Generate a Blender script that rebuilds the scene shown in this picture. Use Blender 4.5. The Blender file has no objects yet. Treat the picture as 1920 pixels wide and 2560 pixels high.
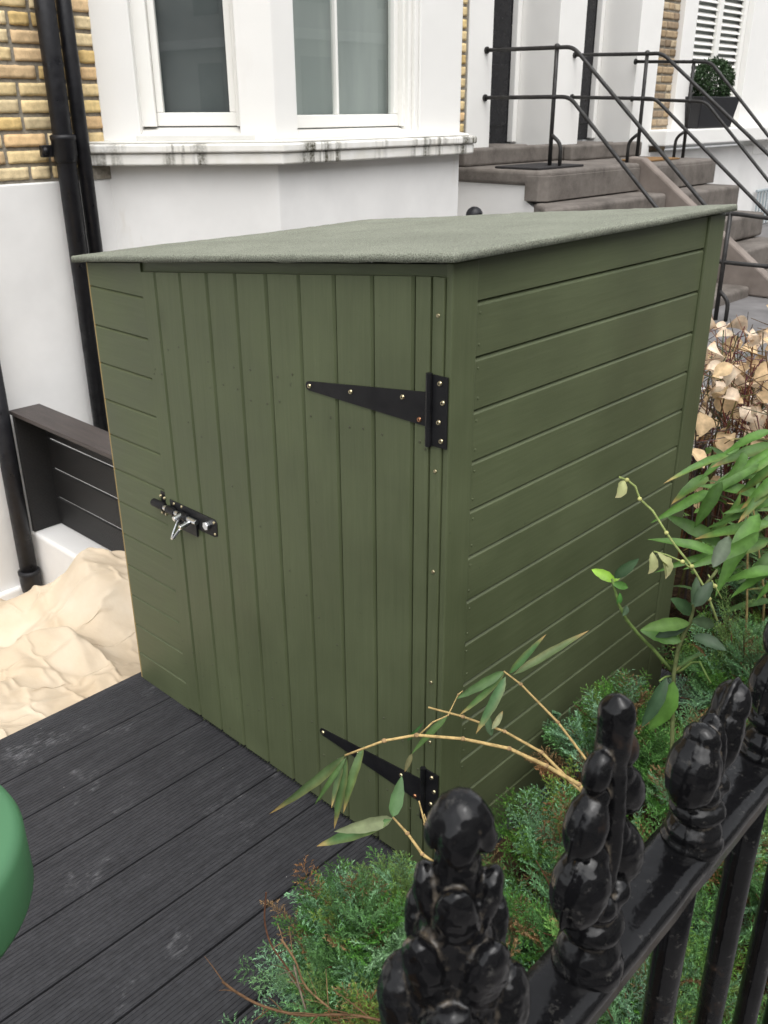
import bpy, bmesh, math, random
import numpy as np
from mathutils import Vector, Matrix, noise
rnd = random.Random(11)
S = bpy.context.scene
COL = S.collection
R = math.radians
# ------------------------------------------------------------------ camera
FPX = 2267.7
PITCH, YAW, ROLL = 0.4183, 0.7566, -0.0052
CAM = Vector((1.0254, -1.2671, 1.6944))
_cp, _sp = math.cos(PITCH), math.sin(PITCH)
FW = Vector((-math.sin(YAW)*_cp, math.cos(YAW)*_cp, -_sp))
_rt = Vector((math.cos(YAW), math.sin(YAW), 0)); _up = _rt.cross(FW)
RT = _rt*math.cos(ROLL)+_up*math.sin(ROLL); UP = -_rt*math.sin(ROLL)+_up*math.cos(ROLL)
cd = bpy.data.cameras.new('camera'); cam = bpy.data.objects.new('camera', cd); COL.objects.link(cam)
cd.sensor_fit = 'VERTICAL'; cd.sensor_height = 4.8; cd.sensor_width = 3.6; cd.lens = FPX/2560*4.8
cd.clip_start = 0.02; cd.clip_end = 500
cd.dof.use_dof = True; cd.dof.focus_distance = 1.25; cd.dof.aperture_fstop = 3.2
cam.matrix_world = Matrix(((RT.x, UP.x, -FW.x, CAM.x), (RT.y, UP.y, -FW.y, CAM.y), (RT.z, UP.z, -FW.z, CAM.z), (0, 0, 0, 1)))
S.camera = cam
# ------------------------------------------------------------------ light
SUN_EL, SUN_AZ = R(62), R(122)      # azimuth from +Y clockwise: from the street, behind the camera
w = bpy.data.worlds.new('World'); S.world = w; w.use_nodes = True
nt = w.node_tree; nt.nodes.clear()
sky = nt.nodes.new('ShaderNodeTexSky'); sky.sky_type = 'NISHITA'; sky.sun_disc = False
sky.sun_elevation = SUN_EL; sky.sun_rotation = SUN_AZ; sky.dust_density = 3.0
hs = nt.nodes.new('ShaderNodeHueSaturation'); hs.inputs['Saturation'].default_value = 0.12
bg = nt.nodes.new('ShaderNodeBackground'); bg.inputs[1].default_value = 0.15
wo = nt.nodes.new('ShaderNodeOutputWorld')
nt.links.new(sky.outputs[0], hs.inputs['Color']); nt.links.new(hs.outputs[0], bg.inputs[0]); nt.links.new(bg.outputs[0], wo.inputs[0])
sd = bpy.data.lights.new('sun', 'SUN'); sd.energy = 0.6; sd.angle = R(70); sd.color = (1, .97, .93)
so = bpy.data.objects.new('sun', sd); COL.objects.link(so)
_d = Vector((math.sin(SUN_AZ)*math.cos(SUN_EL), math.cos(SUN_AZ)*math.cos(SUN_EL), math.sin(SUN_EL)))
so.rotation_euler = _d.to_track_quat('Z', 'Y').to_euler(); so.location = (0, 0, 12)
S.view_settings.view_transform = 'Standard'; S.view_settings.look = 'None'; S.view_settings.gamma = 1
S.view_settings.exposure = 1.16
S.cycles.max_bounces = 8; S.cycles.transparent_max_bounces = 12

# ------------------------------------------------------------------ helpers
F0 = 1920/1659
def U(x, y, depth):                       # a direction of sight and a distance, as a world point
    return CAM+(FW+RT*((x*F0-960)/FPX)-UP*((y*F0-1280)/FPX))*depth
def sstep(a, b, x):
    t = min(1, max(0, (x-a)/(b-a))); return t*t*(3-2*t)

class MB:
    def __init__(s): s.v = []; s.f = []; s.m = []; s.c = []
    def add(s, vs, fs, m=0, c=(1, 1, 1)):
        o = len(s.v); s.v += [tuple(p) for p in vs]; s.c += [c]*len(vs) if not isinstance(c, list) else c
        for f in fs: s.f.append(tuple(i+o for i in f)); s.m.append(m)
    def box(s, x0, x1, y0, y1, z0, z1, m=0, c=(1, 1, 1)):
        s.add([(x0, y0, z0), (x1, y0, z0), (x1, y1, z0), (x0, y1, z0), (x0, y0, z1), (x1, y0, z1), (x1, y1, z1), (x0, y1, z1)],
              [(0, 3, 2, 1), (4, 5, 6, 7), (0, 1, 5, 4), (1, 2, 6, 5), (2, 3, 7, 6), (3, 0, 4, 7)], m, c)
    def hexa(s, p, m=0, c=(1, 1, 1)):     # eight corners, bottom ring then top ring
        s.add(p, [(0, 3, 2, 1), (4, 5, 6, 7), (0, 1, 5, 4), (1, 2, 6, 5), (2, 3, 7, 6), (3, 0, 4, 7)], m, c)
    def prism(s, poly, d, m=0, c=(1, 1, 1)):   # planar polygon (3D points) pushed along vector d
        n = len(poly); d = Vector(d); a = [Vector(p) for p in poly]
        s.add(a+[p+d for p in a], [tuple(range(n))[::-1], tuple(range(n, 2*n))]+[(i, (i+1) % n, n+(i+1) % n, n+i) for i in range(n)], m, c)
    def tube(s, pts, r, n=8, m=0, c=(1, 1, 1), cap=True):
        pts = [Vector(p) for p in pts]; k = len(pts); rr = r if isinstance(r, (list, tuple)) else [r]*k
        up = None; vs = []
        for i, p in enumerate(pts):
            t = (pts[min(i+1, k-1)]-pts[max(i-1, 0)]).normalized()
            if up is None:
                up = Vector((0, 0, 1)) if abs(t.z) < .9 else Vector((1, 0, 0))
            a = (up-t*up.dot(t)).normalized(); b = t.cross(a); up = a
            for j in range(n):
                th = 2*math.pi*j/n; vs.append(p+a*(math.cos(th)*rr[i])+b*(math.sin(th)*rr[i]))
        fs = [(i*n+j, i*n+(j+1) % n, (i+1)*n+(j+1) % n, (i+1)*n+j) for i in range(k-1) for j in range(n)]
        if cap: fs += [tuple(range(n))[::-1], tuple(range((k-1)*n, k*n))]
        s.add(vs, fs, m, c)
    def lathe(s, prof, ctr, n=20, m=0, c=(1, 1, 1)):  # (radius, z) profile about a vertical axis
        vs = []; k = len(prof)
        for r, z in prof:
            for j in range(n):
                th = 2*math.pi*j/n; vs.append((ctr[0]+r*math.cos(th), ctr[1]+r*math.sin(th), ctr[2]+z))
        fs = [(i*n+j, i*n+(j+1) % n, (i+1)*n+(j+1) % n, (i+1)*n+j) for i in range(k-1) for j in range(n)]
        fs += [tuple(range(n))[::-1], tuple(range((k-1)*n, k*n))]
        s.add(vs, fs, m, c)
    def ell(s, ctr, rad, rot=None, n=14, k=9, m=0, c=(1, 1, 1)):  # ellipsoid
        vs = []; M = rot or Matrix.Identity(3); ctr = Vector(ctr)
        for i in range(k+1):
            ph = math.pi*min(max(i/k, .02), .98)
            for j in range(n):
                th = 2*math.pi*j/n
                vs.append(ctr+M @ Vector((rad[0]*math.sin(ph)*math.cos(th), rad[1]*math.sin(ph)*math.sin(th), -rad[2]*math.cos(ph))))
        fs = [(i*n+j, i*n+(j+1) % n, (i+1)*n+(j+1) % n, (i+1)*n+j) for i in range(k) for j in range(n)]
        fs += [tuple(range(n))[::-1], tuple(range(k*n, (k+1)*n))]
        s.add(vs, fs, m, c)
    def leaf(s, p0, p1, w, nrm, col, sag=0., fold=.25, tip=None, n=9, shape=.42, twist=0., m=0):
        p0 = Vector(p0); p1 = Vector(p1); d = p1-p0; L = d.length; t = d.normalized(); nrm = Vector(nrm)
        nn = (nrm-t*nrm.dot(t)).normalized(); vs = []; cs = []
        for i in range(n):
            u = i/(n-1)
            ww = w*.5*(math.sin(math.pi*u**(math.log(.5)/math.log(shape)))**.75 if 0 < u < 1 else .02)
            c = p0+d*u+nn*(sag*L*4*u*(1-u)*(1-.35*u))
            a = twist*u; sd_ = t.cross(nn); sx = sd_*math.cos(a)+nn*math.sin(a); nx = nn*math.cos(a)-sd_*math.sin(a)
            wob = 1+.06*math.sin(u*23+p0.x*90)
            vs += [c-sx*ww*wob+nx*ww*fold, c, c+sx*ww*(2-wob)+nx*ww*fold]
            cc = col
            if tip is not None:
                g = sstep(.74, 1.0, u); cc = tuple(a_*(1-g)+b_*g for a_, b_ in zip(col, tip))
            e = cc
            if tip is not None: e = tuple(a_*.82+b_*.18 for a_, b_ in zip(cc, tip))
            mid = tuple(min(1, q*1.25+.01) for q in cc)
            cs += [e, mid, cc]
        fs = []
        for i in range(n-1):
            o = i*3; fs += [(o, o+1, o+4, o+3), (o+1, o+2, o+5, o+4)]
        s.add(vs, fs, m, cs)
    def build(s, name, mats, parent=None, smooth=False, bevel=0, seg=2, fix=True):
        me = bpy.data.meshes.new(name); me.from_pydata(s.v, [], s.f)
        for mm in (mats if isinstance(mats, (list, tuple)) else [mats]): me.materials.append(mm)
        me.polygons.foreach_set('material_index', s.m)
        at = me.color_attributes.new('Col', 'FLOAT_COLOR', 'POINT')
        at.data.foreach_set('color', np.hstack([np.array(s.c, dtype=np.float32).reshape(-1, 3), np.ones((len(s.c), 1), np.float32)]).ravel())
        if fix:
            bm = bmesh.new(); bm.from_mesh(me); bmesh.ops.recalc_face_normals(bm, faces=bm.faces); bm.to_mesh(me); bm.free()
        if smooth: me.polygons.foreach_set('use_smooth', [True]*len(me.polygons))
        o = bpy.data.objects.new(name, me); COL.objects.link(o)
        if parent: o.parent = parent; o.matrix_parent_inverse = parent.matrix_world.inverted()
        if bevel:
            b = o.modifiers.new('bevel', 'BEVEL'); b.width = bevel; b.segments = seg; b.limit_method = 'ANGLE'; b.angle_limit = R(35)
            b.use_clamp_overlap = True
            if smooth: pass
        return o

def tag(o, label, cat, group=None):
    o['label'] = label; o['category'] = cat
    if group: o['group'] = group
    return o
def thing(name, label, cat, loc, group=None):
    o = bpy.data.objects.new(name, None); COL.objects.link(o); o.location = loc; o.empty_display_size = .1
    o.matrix_world = Matrix.Translation(loc)
    return tag(o, label, cat, group)
def kind(o, k): o['kind'] = k; return o

# ------------------------------------------------------------------ materials
class NM:
    def __init__(s, name, rough=.6, spec=.5):
        s.mat = bpy.data.materials.new(name); s.mat.use_nodes = True; s.t = s.mat.node_tree; s.t.nodes.clear()
        s.o = s.n('OutputMaterial'); s.b = s.n('BsdfPrincipled'); s.l(s.b, 'BSDF', s.o, 'Surface')
        s.b.inputs['Roughness'].default_value = rough; s.b.inputs['Specular IOR Level'].default_value = spec
        s.tc = s.n('TexCoord')
    def n(s, t, **k):
        x = s.t.nodes.new('ShaderNode'+t)
        for a, b in k.items(): setattr(x, a, b)
        return x
    def l(s, a, ao, b, bi): s.t.links.new(a.outputs[ao], b.inputs[bi])
    def map(s, scale=(1, 1, 1), coord='Object', rot=(0, 0, 0)):
        m = s.n('Mapping'); m.inputs['Scale'].default_value = scale; m.inputs['Rotation'].default_value = rot
        s.l(s.tc, coord, m, 'Vector'); return m
    def noise(s, scale, detail=4, vec=None, rough=.55, dist=0):
        x = s.n('TexNoise'); x.inputs['Scale'].default_value = scale; x.inputs['Detail'].default_value = detail
        x.inputs['Roughness'].default_value = rough; x.inputs['Distortion'].default_value = dist
        if vec is None: vec = s.map()
        s.l(vec, 0, x, 'Vector'); return x
    def ramp(s, src, so_, stops):
        r = s.n('ValToRGB'); e = r.color_ramp.elements
        while len(e) < len(stops): e.new(.5)
        for el, (p, c) in zip(e, stops):
            el.position = p; el.color = (*c, 1) if isinstance(c, (tuple, list)) else (c, c, c, 1)
        s.l(src, so_, r, 'Fac'); return r
    def mix(s, fac, a, b, mode='MIX'):
        x = s.n('MixRGB'); x.blend_type = mode
        for i, v in ((0, fac), (1, a), (2, b)):
            if isinstance(v, tuple) and len(v) == 2 and hasattr(v[0], 'outputs'): s.l(v[0], v[1], x, i)
            elif isinstance(v, (int, float)): x.inputs[i].default_value = v if i == 0 else (v, v, v, 1)
            else: x.inputs[i].default_value = (*v, 1)
        return x
    def col(s, x, o=0): s.l(x, o, s.b, 'Base Color')
    def bump(s, src, o, strength=.3, dist=.002, prev=None):
        b = s.n('Bump'); b.inputs['Strength'].default_value = strength; b.inputs['Distance'].default_value = dist
        s.l(src, o, b, 'Height')
        if prev is not None: s.l(prev, 0, b, 'Normal')
        s.l(b, 0, s.b, 'Normal'); return b

def mk_paint(name, base, dark, rough=.55, grain='x', var=.7):
    m = NM(name, rough, .4)
    sc = {'x': (1.2, 30, 30), 'z': (30, 30, 1.2), 'y': (30, 1.2, 30)}[grain]
    g = m.noise(4, 6, m.map(sc), .6, 1.2); big = m.noise(3.5, 4)
    r = m.ramp(g, 'Fac', [(.3, dark), (.7, base)])
    b = m.ramp(big, 'Fac', [(.28, .78), (.72, 1.12)])
    x = m.mix(var, base, (r, 0)); x = m.mix(1, (x, 0), (b, 0), 'MULTIPLY')
    kn = m.n('TexVoronoi'); kn.inputs['Scale'].default_value = 2.6; kn.inputs['Randomness'].default_value = 1
    m.l(m.map({'x': (.8, 1, 1.6), 'z': (1.6, 1, .8), 'y': (1, .8, 1.6)}[grain]), 0, kn, 'Vector')
    knr = m.ramp(kn, 'Distance', [(.02, .80), (.11, 0.0)]); x = m.mix((m.mix(1, (knr, 0), .55, 'MULTIPLY'), 0), (x, 0), tuple(q*.55 for q in base))
    sc_ = m.ramp(m.noise(6, 5, m.map({'x': (1, 5, 5), 'z': (5, 5, 1), 'y': (5, 1, 5)}[grain]), .75, .5), 'Fac', [(.66, 0.0), (.76, .22)])
    x = m.mix((sc_, 0), (x, 0), tuple(min(1, q*1.7+.02) for q in base))
    sp = m.noise(55, 2); spr = m.ramp(sp, 'Fac', [(.74, 0.0), (.79, 1.0)])
    x = m.mix((spr, 0), (x, 0), tuple(q*.62 for q in base)); m.col(x)
    bb = m.bump(g, 'Fac', .25, .0012)
    m.bump(m.noise(220, 2), 'Fac', .12, .0006, bb)
    rr = m.ramp(big, 'Fac', [(.3, rough-.08), (.7, rough+.1)]); m.l(rr, 0, m.b, 'Roughness')
    return m.mat
GREEN, GREEND = (.092, .109, .054), (.071, .086, .040)
M = {}
M['shed_h'] = mk_paint('shed_paint_horizontal', GREEN, GREEND, .5, 'x')
M['shed_s'] = mk_paint('shed_paint_side', GREEN, GREEND, .5, 'y', .8)
M['shed_v'] = mk_paint('shed_paint_vertical', GREEN, GREEND, .5, 'z')

m = NM('raw_wood_edge', .8); m.b.inputs['Base Color'].default_value = (.30, .22, .09, 1); M['raw'] = m.mat

m = NM('roof_felt', .95, .2)
a = m.noise(480, 2); v = m.n('TexVoronoi'); v.inputs['Scale'].default_value = 700; m.l(m.map(), 0, v, 'Vector')
r1 = m.ramp(a, 'Fac', [(.32, (.085, .092, .068)), (.5, (.205, .216, .170)), (.70, (.34, .353, .292))])
big = m.ramp(m.noise(5, 3), 'Fac', [(.3, .88), (.7, 1.08)])
x = m.mix(1, (r1, 0), (big, 0), 'MULTIPLY'); m.col(x)
b1 = m.bump(a, 'Fac', .7, .003); m.bump(m.noise(6, 4), 'Fac', .55, .014, b1); M['felt'] = m.mat

def mk_white(name, base=(.80, .79, .77), dirt=.12, bump=.25, scale=18):
    m = NM(name, .6, .3)
    n1 = m.noise(1.3, 5, None, .6); n2 = m.noise(scale, 5); n3 = m.noise(2.2, 5, m.map((1.5, 1.5, .5)), .7)
    r = m.ramp(n1, 'Fac', [(.35, tuple(q*(1-dirt*.7) for q in base)), (.65, base)])
    d = m.ramp(n3, 'Fac', [(.64, 0.0), (.80, dirt*2.2)])
    x = m.mix((d, 0), (r, 0), (.50, .44, .34)); m.col(x)
    b = m.bump(n2, 'Fac', bump, .004); m.bump(m.noise(2.5, 2), 'Fac', .35, .02, b)
    return m.mat
M['white'] = mk_white('white_render', (.80, .79, .77), .20)
M['white_s'] = mk_white('white_smooth_paint', (.80, .79, .76), .05, .1, 40)
M['white_d'] = mk_white('white_weathered', (.72, .71, .67), .3, .3, 20)
M['upvc'] = mk_white('white_window_frame', (.80, .79, .75), .04, .04, 60)

# sill: white paint with algae streaks that run down its face
m = NM('sill_paint', .6, .3)
n1 = m.noise(10, 5); st = m.noise(26, 3, m.map((1, 1, .035)), .5); br = m.noise(3.2, 3, m.map((1, 1, .25)), .6); fine = m.noise(90, 3)
k = m.ramp(st, 'Fac', [(.42, 0.0), (.58, 1.0)]); k2 = m.ramp(br, 'Fac', [(.44, 0.0), (.56, 1.0)]); k3 = m.ramp(fine, 'Fac', [(.3, .45), (.6, 1.0)])
x = m.mix(1, (k, 0), (k2, 0), 'MULTIPLY'); x = m.mix(1, (x, 0), (k3, 0), 'MULTIPLY')
base = m.ramp(n1, 'Fac', [(.3, (.70, .68, .62)), (.7, (.80, .79, .76))])
c = m.mix((x, 0), (base, 0), (.05, .045, .02)); m.col(c); m.bump(n1, 'Fac', .5, .006); M['sill'] = m.mat

m = NM('brick', .9, .2); vc = m.n('VertexColor'); vc.layer_name = 'Col'
n1 = m.noise(26, 6); r = m.ramp(n1, 'Fac', [(.25, .72), (.6, 1.06)]); x = m.mix(1, (vc, 0), (r, 0), 'MULTIPLY')
pit = m.ramp(m.noise(70, 3), 'Fac', [(.68, 0.0), (.74, .7)]); x = m.mix((pit, 0), (x, 0), (.30, .22, .13)); m.col(x)
b1 = m.bump(n1, 'Fac', .6, .006); m.bump(m.noise(160, 2), 'Fac', .3, .002, b1); M['brick'] = m.mat
m = NM('mortar', .95, .1); n1 = m.noise(60, 5); r = m.ramp(n1, 'Fac', [(.3, (.20, .18, .145)), (.7, (.30, .275, .23))]); m.col(r); m.bump(n1, 'Fac', .8, .006); M['mortar'] = m.mat

def mk_black(name, base=(.010, .010, .012), rough=.35, bump=.15, rust=0., dust=0., crev=False, spec=.35):
    m = NM(name, rough, spec); n1 = m.noise(30, 4); n2 = m.noise(14, 6, None, .7)
    x = m.ramp(n1, 'Fac', [(.3, tuple(q*.7 for q in base)), (.7, tuple(q*1.4 for q in base))])
    if rust: x = m.mix((m.ramp(n2, 'Fac', [(.60, 0.0), (.74, rust)]), 0), (x, 0), (.060, .034, .020))
    if dust: x = m.mix((m.ramp(m.noise(90, 5, None, .75), 'Fac', [(.60, 0.0), (.78, dust)]), 0), (x, 0), (.22, .21, .19))
    if crev:
        ge = m.n('NewGeometry'); pr_ = m.ramp(ge, 'Pointiness', [(.452, .85), (.492, 0.0)]); br_ = m.ramp(m.noise(60, 4, None, .7), 'Fac', [(.40, 0.0), (.62, 1.0)])
        pr_ = m.mix(1, (pr_, 0), (br_, 0), 'MULTIPLY'); x = m.mix((pr_, 0), (x, 0), (.150, .125, .095))
    m.col(x); b = m.bump(n1, 'Fac', bump, .004); m.bump(m.noise(130, 3), 'Fac', bump*.6, .0012, b)
    rr = m.ramp(n2, 'Fac', [(.35, rough*.7), (.52, rough*1.2), (.68, min(1, rough*(3.6 if crev else 1.7)))]); m.l(rr, 0, m.b, 'Roughness'); return m.mat
M['pipe'] = mk_black('black_pipe_paint', (.008, .008, .010), .38, .2, 0, .12)
M['iron'] = mk_black('black_railing_paint', (.0045, .0045, .0050), .13, .28, .7, .35, True, .30)
M['black'] = mk_black('black_hardware', (.005, .005, .006), .42, .06)
M['rail2'] = mk_black('dark_handrail_paint', (.022, .021, .020), .45, .2)
M['doorblk'] = mk_black('black_door_paint', (.008, .008, .010), .25, .03)
m = NM('zinc', .28); m.b.inputs['Metallic'].default_value = 1; m.b.inputs['Base Color'].default_value = (.72, .74, .76, 1); M['zinc'] = m.mat
m = NM('brass_zinc', .35); m.b.inputs['Metallic'].default_value = 1; m.b.inputs['Base Color'].default_value = (.62, .54, .34, 1); M['brass'] = m.mat

m = NM('deck_composite', .62, .35)          # charcoal composite with chalky scuffs
n1 = m.noise(7, 5, m.map((6, 1, 1))); n2 = m.noise(60, 4); sc = m.noise(3.1, 7, m.map((1.3, 1, 1)), .72)
r = m.ramp(n1, 'Fac', [(.3, (.021, .021, .024)), (.7, (.037, .037, .041))])
r2 = m.ramp(n2, 'Fac', [(.3, .8), (.7, 1.2)]); x = m.mix(1, (r, 0), (r2, 0), 'MULTIPLY')
d = m.ramp(sc, 'Fac', [(.56, 0.0), (.70, .55)]); brk = m.ramp(m.noise(70, 3, m.map((1, .45, 1))), 'Fac', [(.45, 0.0), (.6, 1.0)])
d = m.mix(1, (d, 0), (brk, 0), 'MULTIPLY'); x = m.mix((d, 0), (x, 0), (.30, .30, .31))
sp = m.n('TexVoronoi'); sp.inputs['Scale'].default_value = 34; m.l(m.map(), 0, sp, 'Vector')
sr = m.ramp(sp, 'Distance', [(.035, 1.0), (.05, 0.0)]); keep = m.ramp(sp, 'Color', [(.72, 0.0), (.74, .8)])
sr = m.mix(1, (sr, 0), (keep, 0), 'MULTIPLY'); x = m.mix((sr, 0), (x, 0), (.40, .40, .38)); m.col(x)
m.bump(n2, 'Fac', .25, .001); M['deck'] = m.mat
m = NM('screen_composite', .55, .4); n1 = m.noise(8, 4, m.map((1, 12, 12)))
r = m.ramp(n1, 'Fac', [(.3, (.010, .010, .010)), (.7, (.019, .018, .018))]); m.col(r)
wv = m.n('TexWave'); wv.wave_type = 'BANDS'; wv.bands_direction = 'Z'; wv.inputs['Scale'].default_value = 38; m.l(m.map(), 0, wv, 'Vector')
m.bump(wv, 'Fac', .6, .003); M['screen'] = m.mat
m = NM('screen_cap', .5, .4); n1 = m.noise(5, 4, m.map((1, 9, 9)))
r = m.ramp(n1, 'Fac', [(.3, (.040, .033, .031)), (.7, (.068, .055, .050))]); m.col(r)
wv = m.n('TexWave'); wv.wave_type = 'BANDS'; wv.bands_direction = 'Y'; wv.inputs['Scale'].default_value = 38; m.l(m.map(), 0, wv, 'Vector')
m.bump(wv, 'Fac', .6, .003); M['screen_cap'] = m.mat

m = NM('dust_sheet_cotton', .9, .1); n1 = m.noise(2.2, 5, None, .6); n2 = m.noise(9, 4)
r = m.ramp(n1, 'Fac', [(.32, (.50, .395, .270)), (.55, (.565, .47, .350)), (.72, (.61, .53, .42))]); m.col(r)
wv = m.n('TexChecker'); nz = m.noise(4.5, 3, None, .5, .35); nz.noise_type = 'RIDGED_MULTIFRACTAL'; b0_ = m.bump(nz, 'Fac', .16, .02); b1 = m.bump(m.noise(16, 3, None, .5), 'Fac', .35, .012, b0_); m.bump(m.noise(380, 2), 'Fac', .1, .001, b1)
m.b.inputs['Subsurface Weight'].default_value = 0.0; M['sheet'] = m.mat

m = NM('step_stone', .75, .3); n1 = m.noise(5, 8, None, .75); n2 = m.noise(60, 3)
r = m.ramp(n1, 'Fac', [(.3, (.072, .063, .054)), (.48, (.130, .114, .100)), (.7, (.190, .169, .150))]); m.col(r); m.bump(n2, 'Fac', .3, .004); M['step'] = m.mat
m = NM('coping_stone', .75, .3); n1 = m.noise(6, 5); r = m.ramp(n1, 'Fac', [(.3, (.15, .125, .108)), (.7, (.235, .20, .175))]); m.col(r); M['coping'] = m.mat
m = NM('paving', .8, .3); n1 = m.noise(5, 5); r = m.ramp(n1, 'Fac', [(.3, (.11, .106, .105)), (.7, (.18, .173, .172))]); m.col(r); M['paving'] = m.mat
m = NM('soil', .95, .1); n1 = m.noise(40, 6); r = m.ramp(n1, 'Fac', [(.3, (.014, .010, .006)), (.7, (.085, .056, .034))]); m.col(r); m.bump(n1, 'Fac', 1, .02); M['soil'] = m.mat
m = NM('asphalt', .85, .3); n1 = m.noise(80, 5); r = m.ramp(n1, 'Fac', [(.3, (.04, .04, .042)), (.7, (.07, .07, .07))]); m.col(r); M['asphalt'] = m.mat
m = NM('green_plastic', .45, .4); m.b.inputs['Base Color'].default_value = (.062, .170, .080, 1); m.bump(m.noise(60, 3), 'Fac', .1, .001); M['gplastic'] = m.mat
m = NM('rubber_mat', .9, .2); m.b.inputs['Base Color'].default_value = (.035, .033, .033, 1); m.bump(m.noise(250, 2), 'Fac', .8, .004); M['mat'] = m.mat
m = NM('coir_mat', .95, .1); m.b.inputs['Base Color'].default_value = (.22, .13, .06, 1); m.bump(m.noise(250, 2), 'Fac', .8, .004); M['coir'] = m.mat
m = NM('planter_plastic', .5, .4); m.b.inputs['Base Color'].default_value = (.012, .012, .014, 1); M['planter'] = m.mat
m = NM('blind_pale', .8, .2); n1 = m.noise(1.4, 4, m.map((3, 3, .6))); r = m.ramp(n1, 'Fac', [(.35, (.30, .325, .31)), (.65, (.38, .405, .385))]); m.col(r); M['blind'] = m.mat
m = NM('blind_dark', .8, .2); n1 = m.noise(2, 3); r = m.ramp(n1, 'Fac', [(.35, (.075, .083, .085)), (.65, (.115, .125, .125))]); m.col(r); M['blind_d'] = m.mat  # dark tone stands in for the unlit room behind the glass

m = NM('window_glass', .02); m.t.nodes.remove(m.b)
tr = m.n('BsdfTransparent'); gl = m.n('BsdfGlossy'); gl.inputs['Roughness'].default_value = .015
fr = m.n('LayerWeight'); fr.inputs['Blend'].default_value = .5; pw = m.n('Math', operation='POWER'); pw.inputs[1].default_value = 4.0; ml = m.n('Math', operation='MULTIPLY_ADD'); ml.inputs[1].default_value = .9; ml.inputs[2].default_value = .085; mx = m.n('MixShader'); tr.inputs[0].default_value = (.9, .93, .92, 1)
m.l(fr, 'Facing', pw, 0); m.l(pw, 0, ml, 0); m.l(ml, 0, mx, 0); m.l(tr, 0, mx, 1); m.l(gl, 0, mx, 2); m.l(mx, 0, m.o, 'Surface'); M['glass'] = m.mat

def mk_leaf(name, rough=.42, trans=.25, spec=.25, veins=True):
    m = NM(name, rough, spec); vc = m.n('VertexColor'); vc.layer_name = 'Col'
    n1 = m.noise(45, 3); r = m.ramp(n1, 'Fac', [(.3, .75), (.7, 1.2)]); x = m.mix(1, (vc, 0), (r, 0), 'MULTIPLY'); m.col(x)
    tl = m.n('BsdfTranslucent'); m.l(x, 0, tl, 'Color'); mx = m.n('MixShader'); mx.inputs[0].default_value = trans
    m.l(m.b, 0, mx, 1); m.l(tl, 0, mx, 2); m.l(mx, 0, m.o, 'Surface'); m.bump(m.noise(120, 2), 'Fac', .2, .001); return m.mat
M['leaf'] = mk_leaf('green_leaf'); M['needle'] = mk_leaf('juniper_needles', .6, .2, .25); M['dry'] = mk_leaf('dry_leaf', .8, .3, .1)
m = NM('bark', .85, .2); vc = m.n('VertexColor'); vc.layer_name = 'Col'; n1 = m.noise(90, 4); r = m.ramp(n1, 'Fac', [(.3, .6), (.7, 1.2)])
x = m.mix(1, (vc, 0), (r, 0), 'MULTIPLY'); m.col(x); m.bump(n1, 'Fac', .5, .002); M['bark'] = m.mat

# ------------------------------------------------------------------ the setting: grounds
def slab(name, x0, x1, y0, y1, z0, z1, mat, k='structure'):
    b = MB(); b.box(x0, x1, y0, y1, z0, z1); return kind(b.build(name, mat), k)
slab('street_ground', -60, 60, -60, 60, -1.30, -1.20, M['asphalt'])
slab('basement_floor', -3.55, -1.30, -8, 3.0, -1.19, -.93, M['paving'])
slab('pavement', .95, 3.2, -12, 16, -1.19, -.02, M['paving'])
slab('road', 3.2, 11, -12, 16, -1.19, -.16, M['asphalt'])
slab('neighbour_path', -3.45, .80, 3.0, 14, -1.19, .40, M['paving'])
g = MB(); nx, ny = 24, 60
for j in range(ny+1):
    for i in range(nx+1):
        x = .06+(.88-.06)*i/nx; y = -2.2+(2.99+2.2)*j/ny
        g.v.append((x, y, .02+.05*noise.noise((x*6, y*6, 0))+.03*noise.noise((x*19, y*19, 3)))); g.c.append((1, 1, 1))
for j in range(ny):
    for i in range(nx): o = j*(nx+1)+i; g.f.append((o, o+1, o+nx+2, o+nx+1)); g.m.append(0)
kind(g.build('soil_bed', M['soil'], smooth=True), 'structure')
b = MB(); b.box(-1.24, .06, 1.2, 2.99, -1.19, .0); kind(b.build('back_soil', M['soil']), 'structure')
b = MB(); b.box(-1.26, .05, -3.2, 1.6, -1.19, -.03); kind(b.build('deck_base', M['soil']), 'structure')

b = MB(); b.box(-1.2, .80, 2.93, 2.995, -1.0, .43); tag(b.build('garden_wall', M['white'], None, bevel=.01), 'low white wall seen through the bare stems of the brown bush', 'wall')
# deck: grooved boards running towards the house back
b = MB(); pitch = .1715; gw = .0095
k0 = -1.275
for k in range(8):
    xa = k0+k*pitch+.0035; xb = k0+(k+1)*pitch-.0035
    prof = []; n = 15; st = (xb-xa)/n
    for i in range(n):
        p = xa+i*st
        prof += [(p+st*.16, 0), (p+st*.74, 0), (p+st*.84, -.0019), (p+st*1.06 if i < n-1 else p+st*.9, -.0019)]
    prof = [(xa, -.003)]+prof+[(xb, -.003), (xb, -.022), (xa, -.022)]
    b.prism([(x, -3.2, z) for x, z in prof], (0, 4.8, 0))
kind(b.build('deck', M['deck']), 'structure')
b = MB(); b.box(-1.30, -1.277, -3.2, 1.6, -.19, -.004); kind(b.build('deck_fascia', M['deck'], bevel=.003), 'structure')

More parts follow.
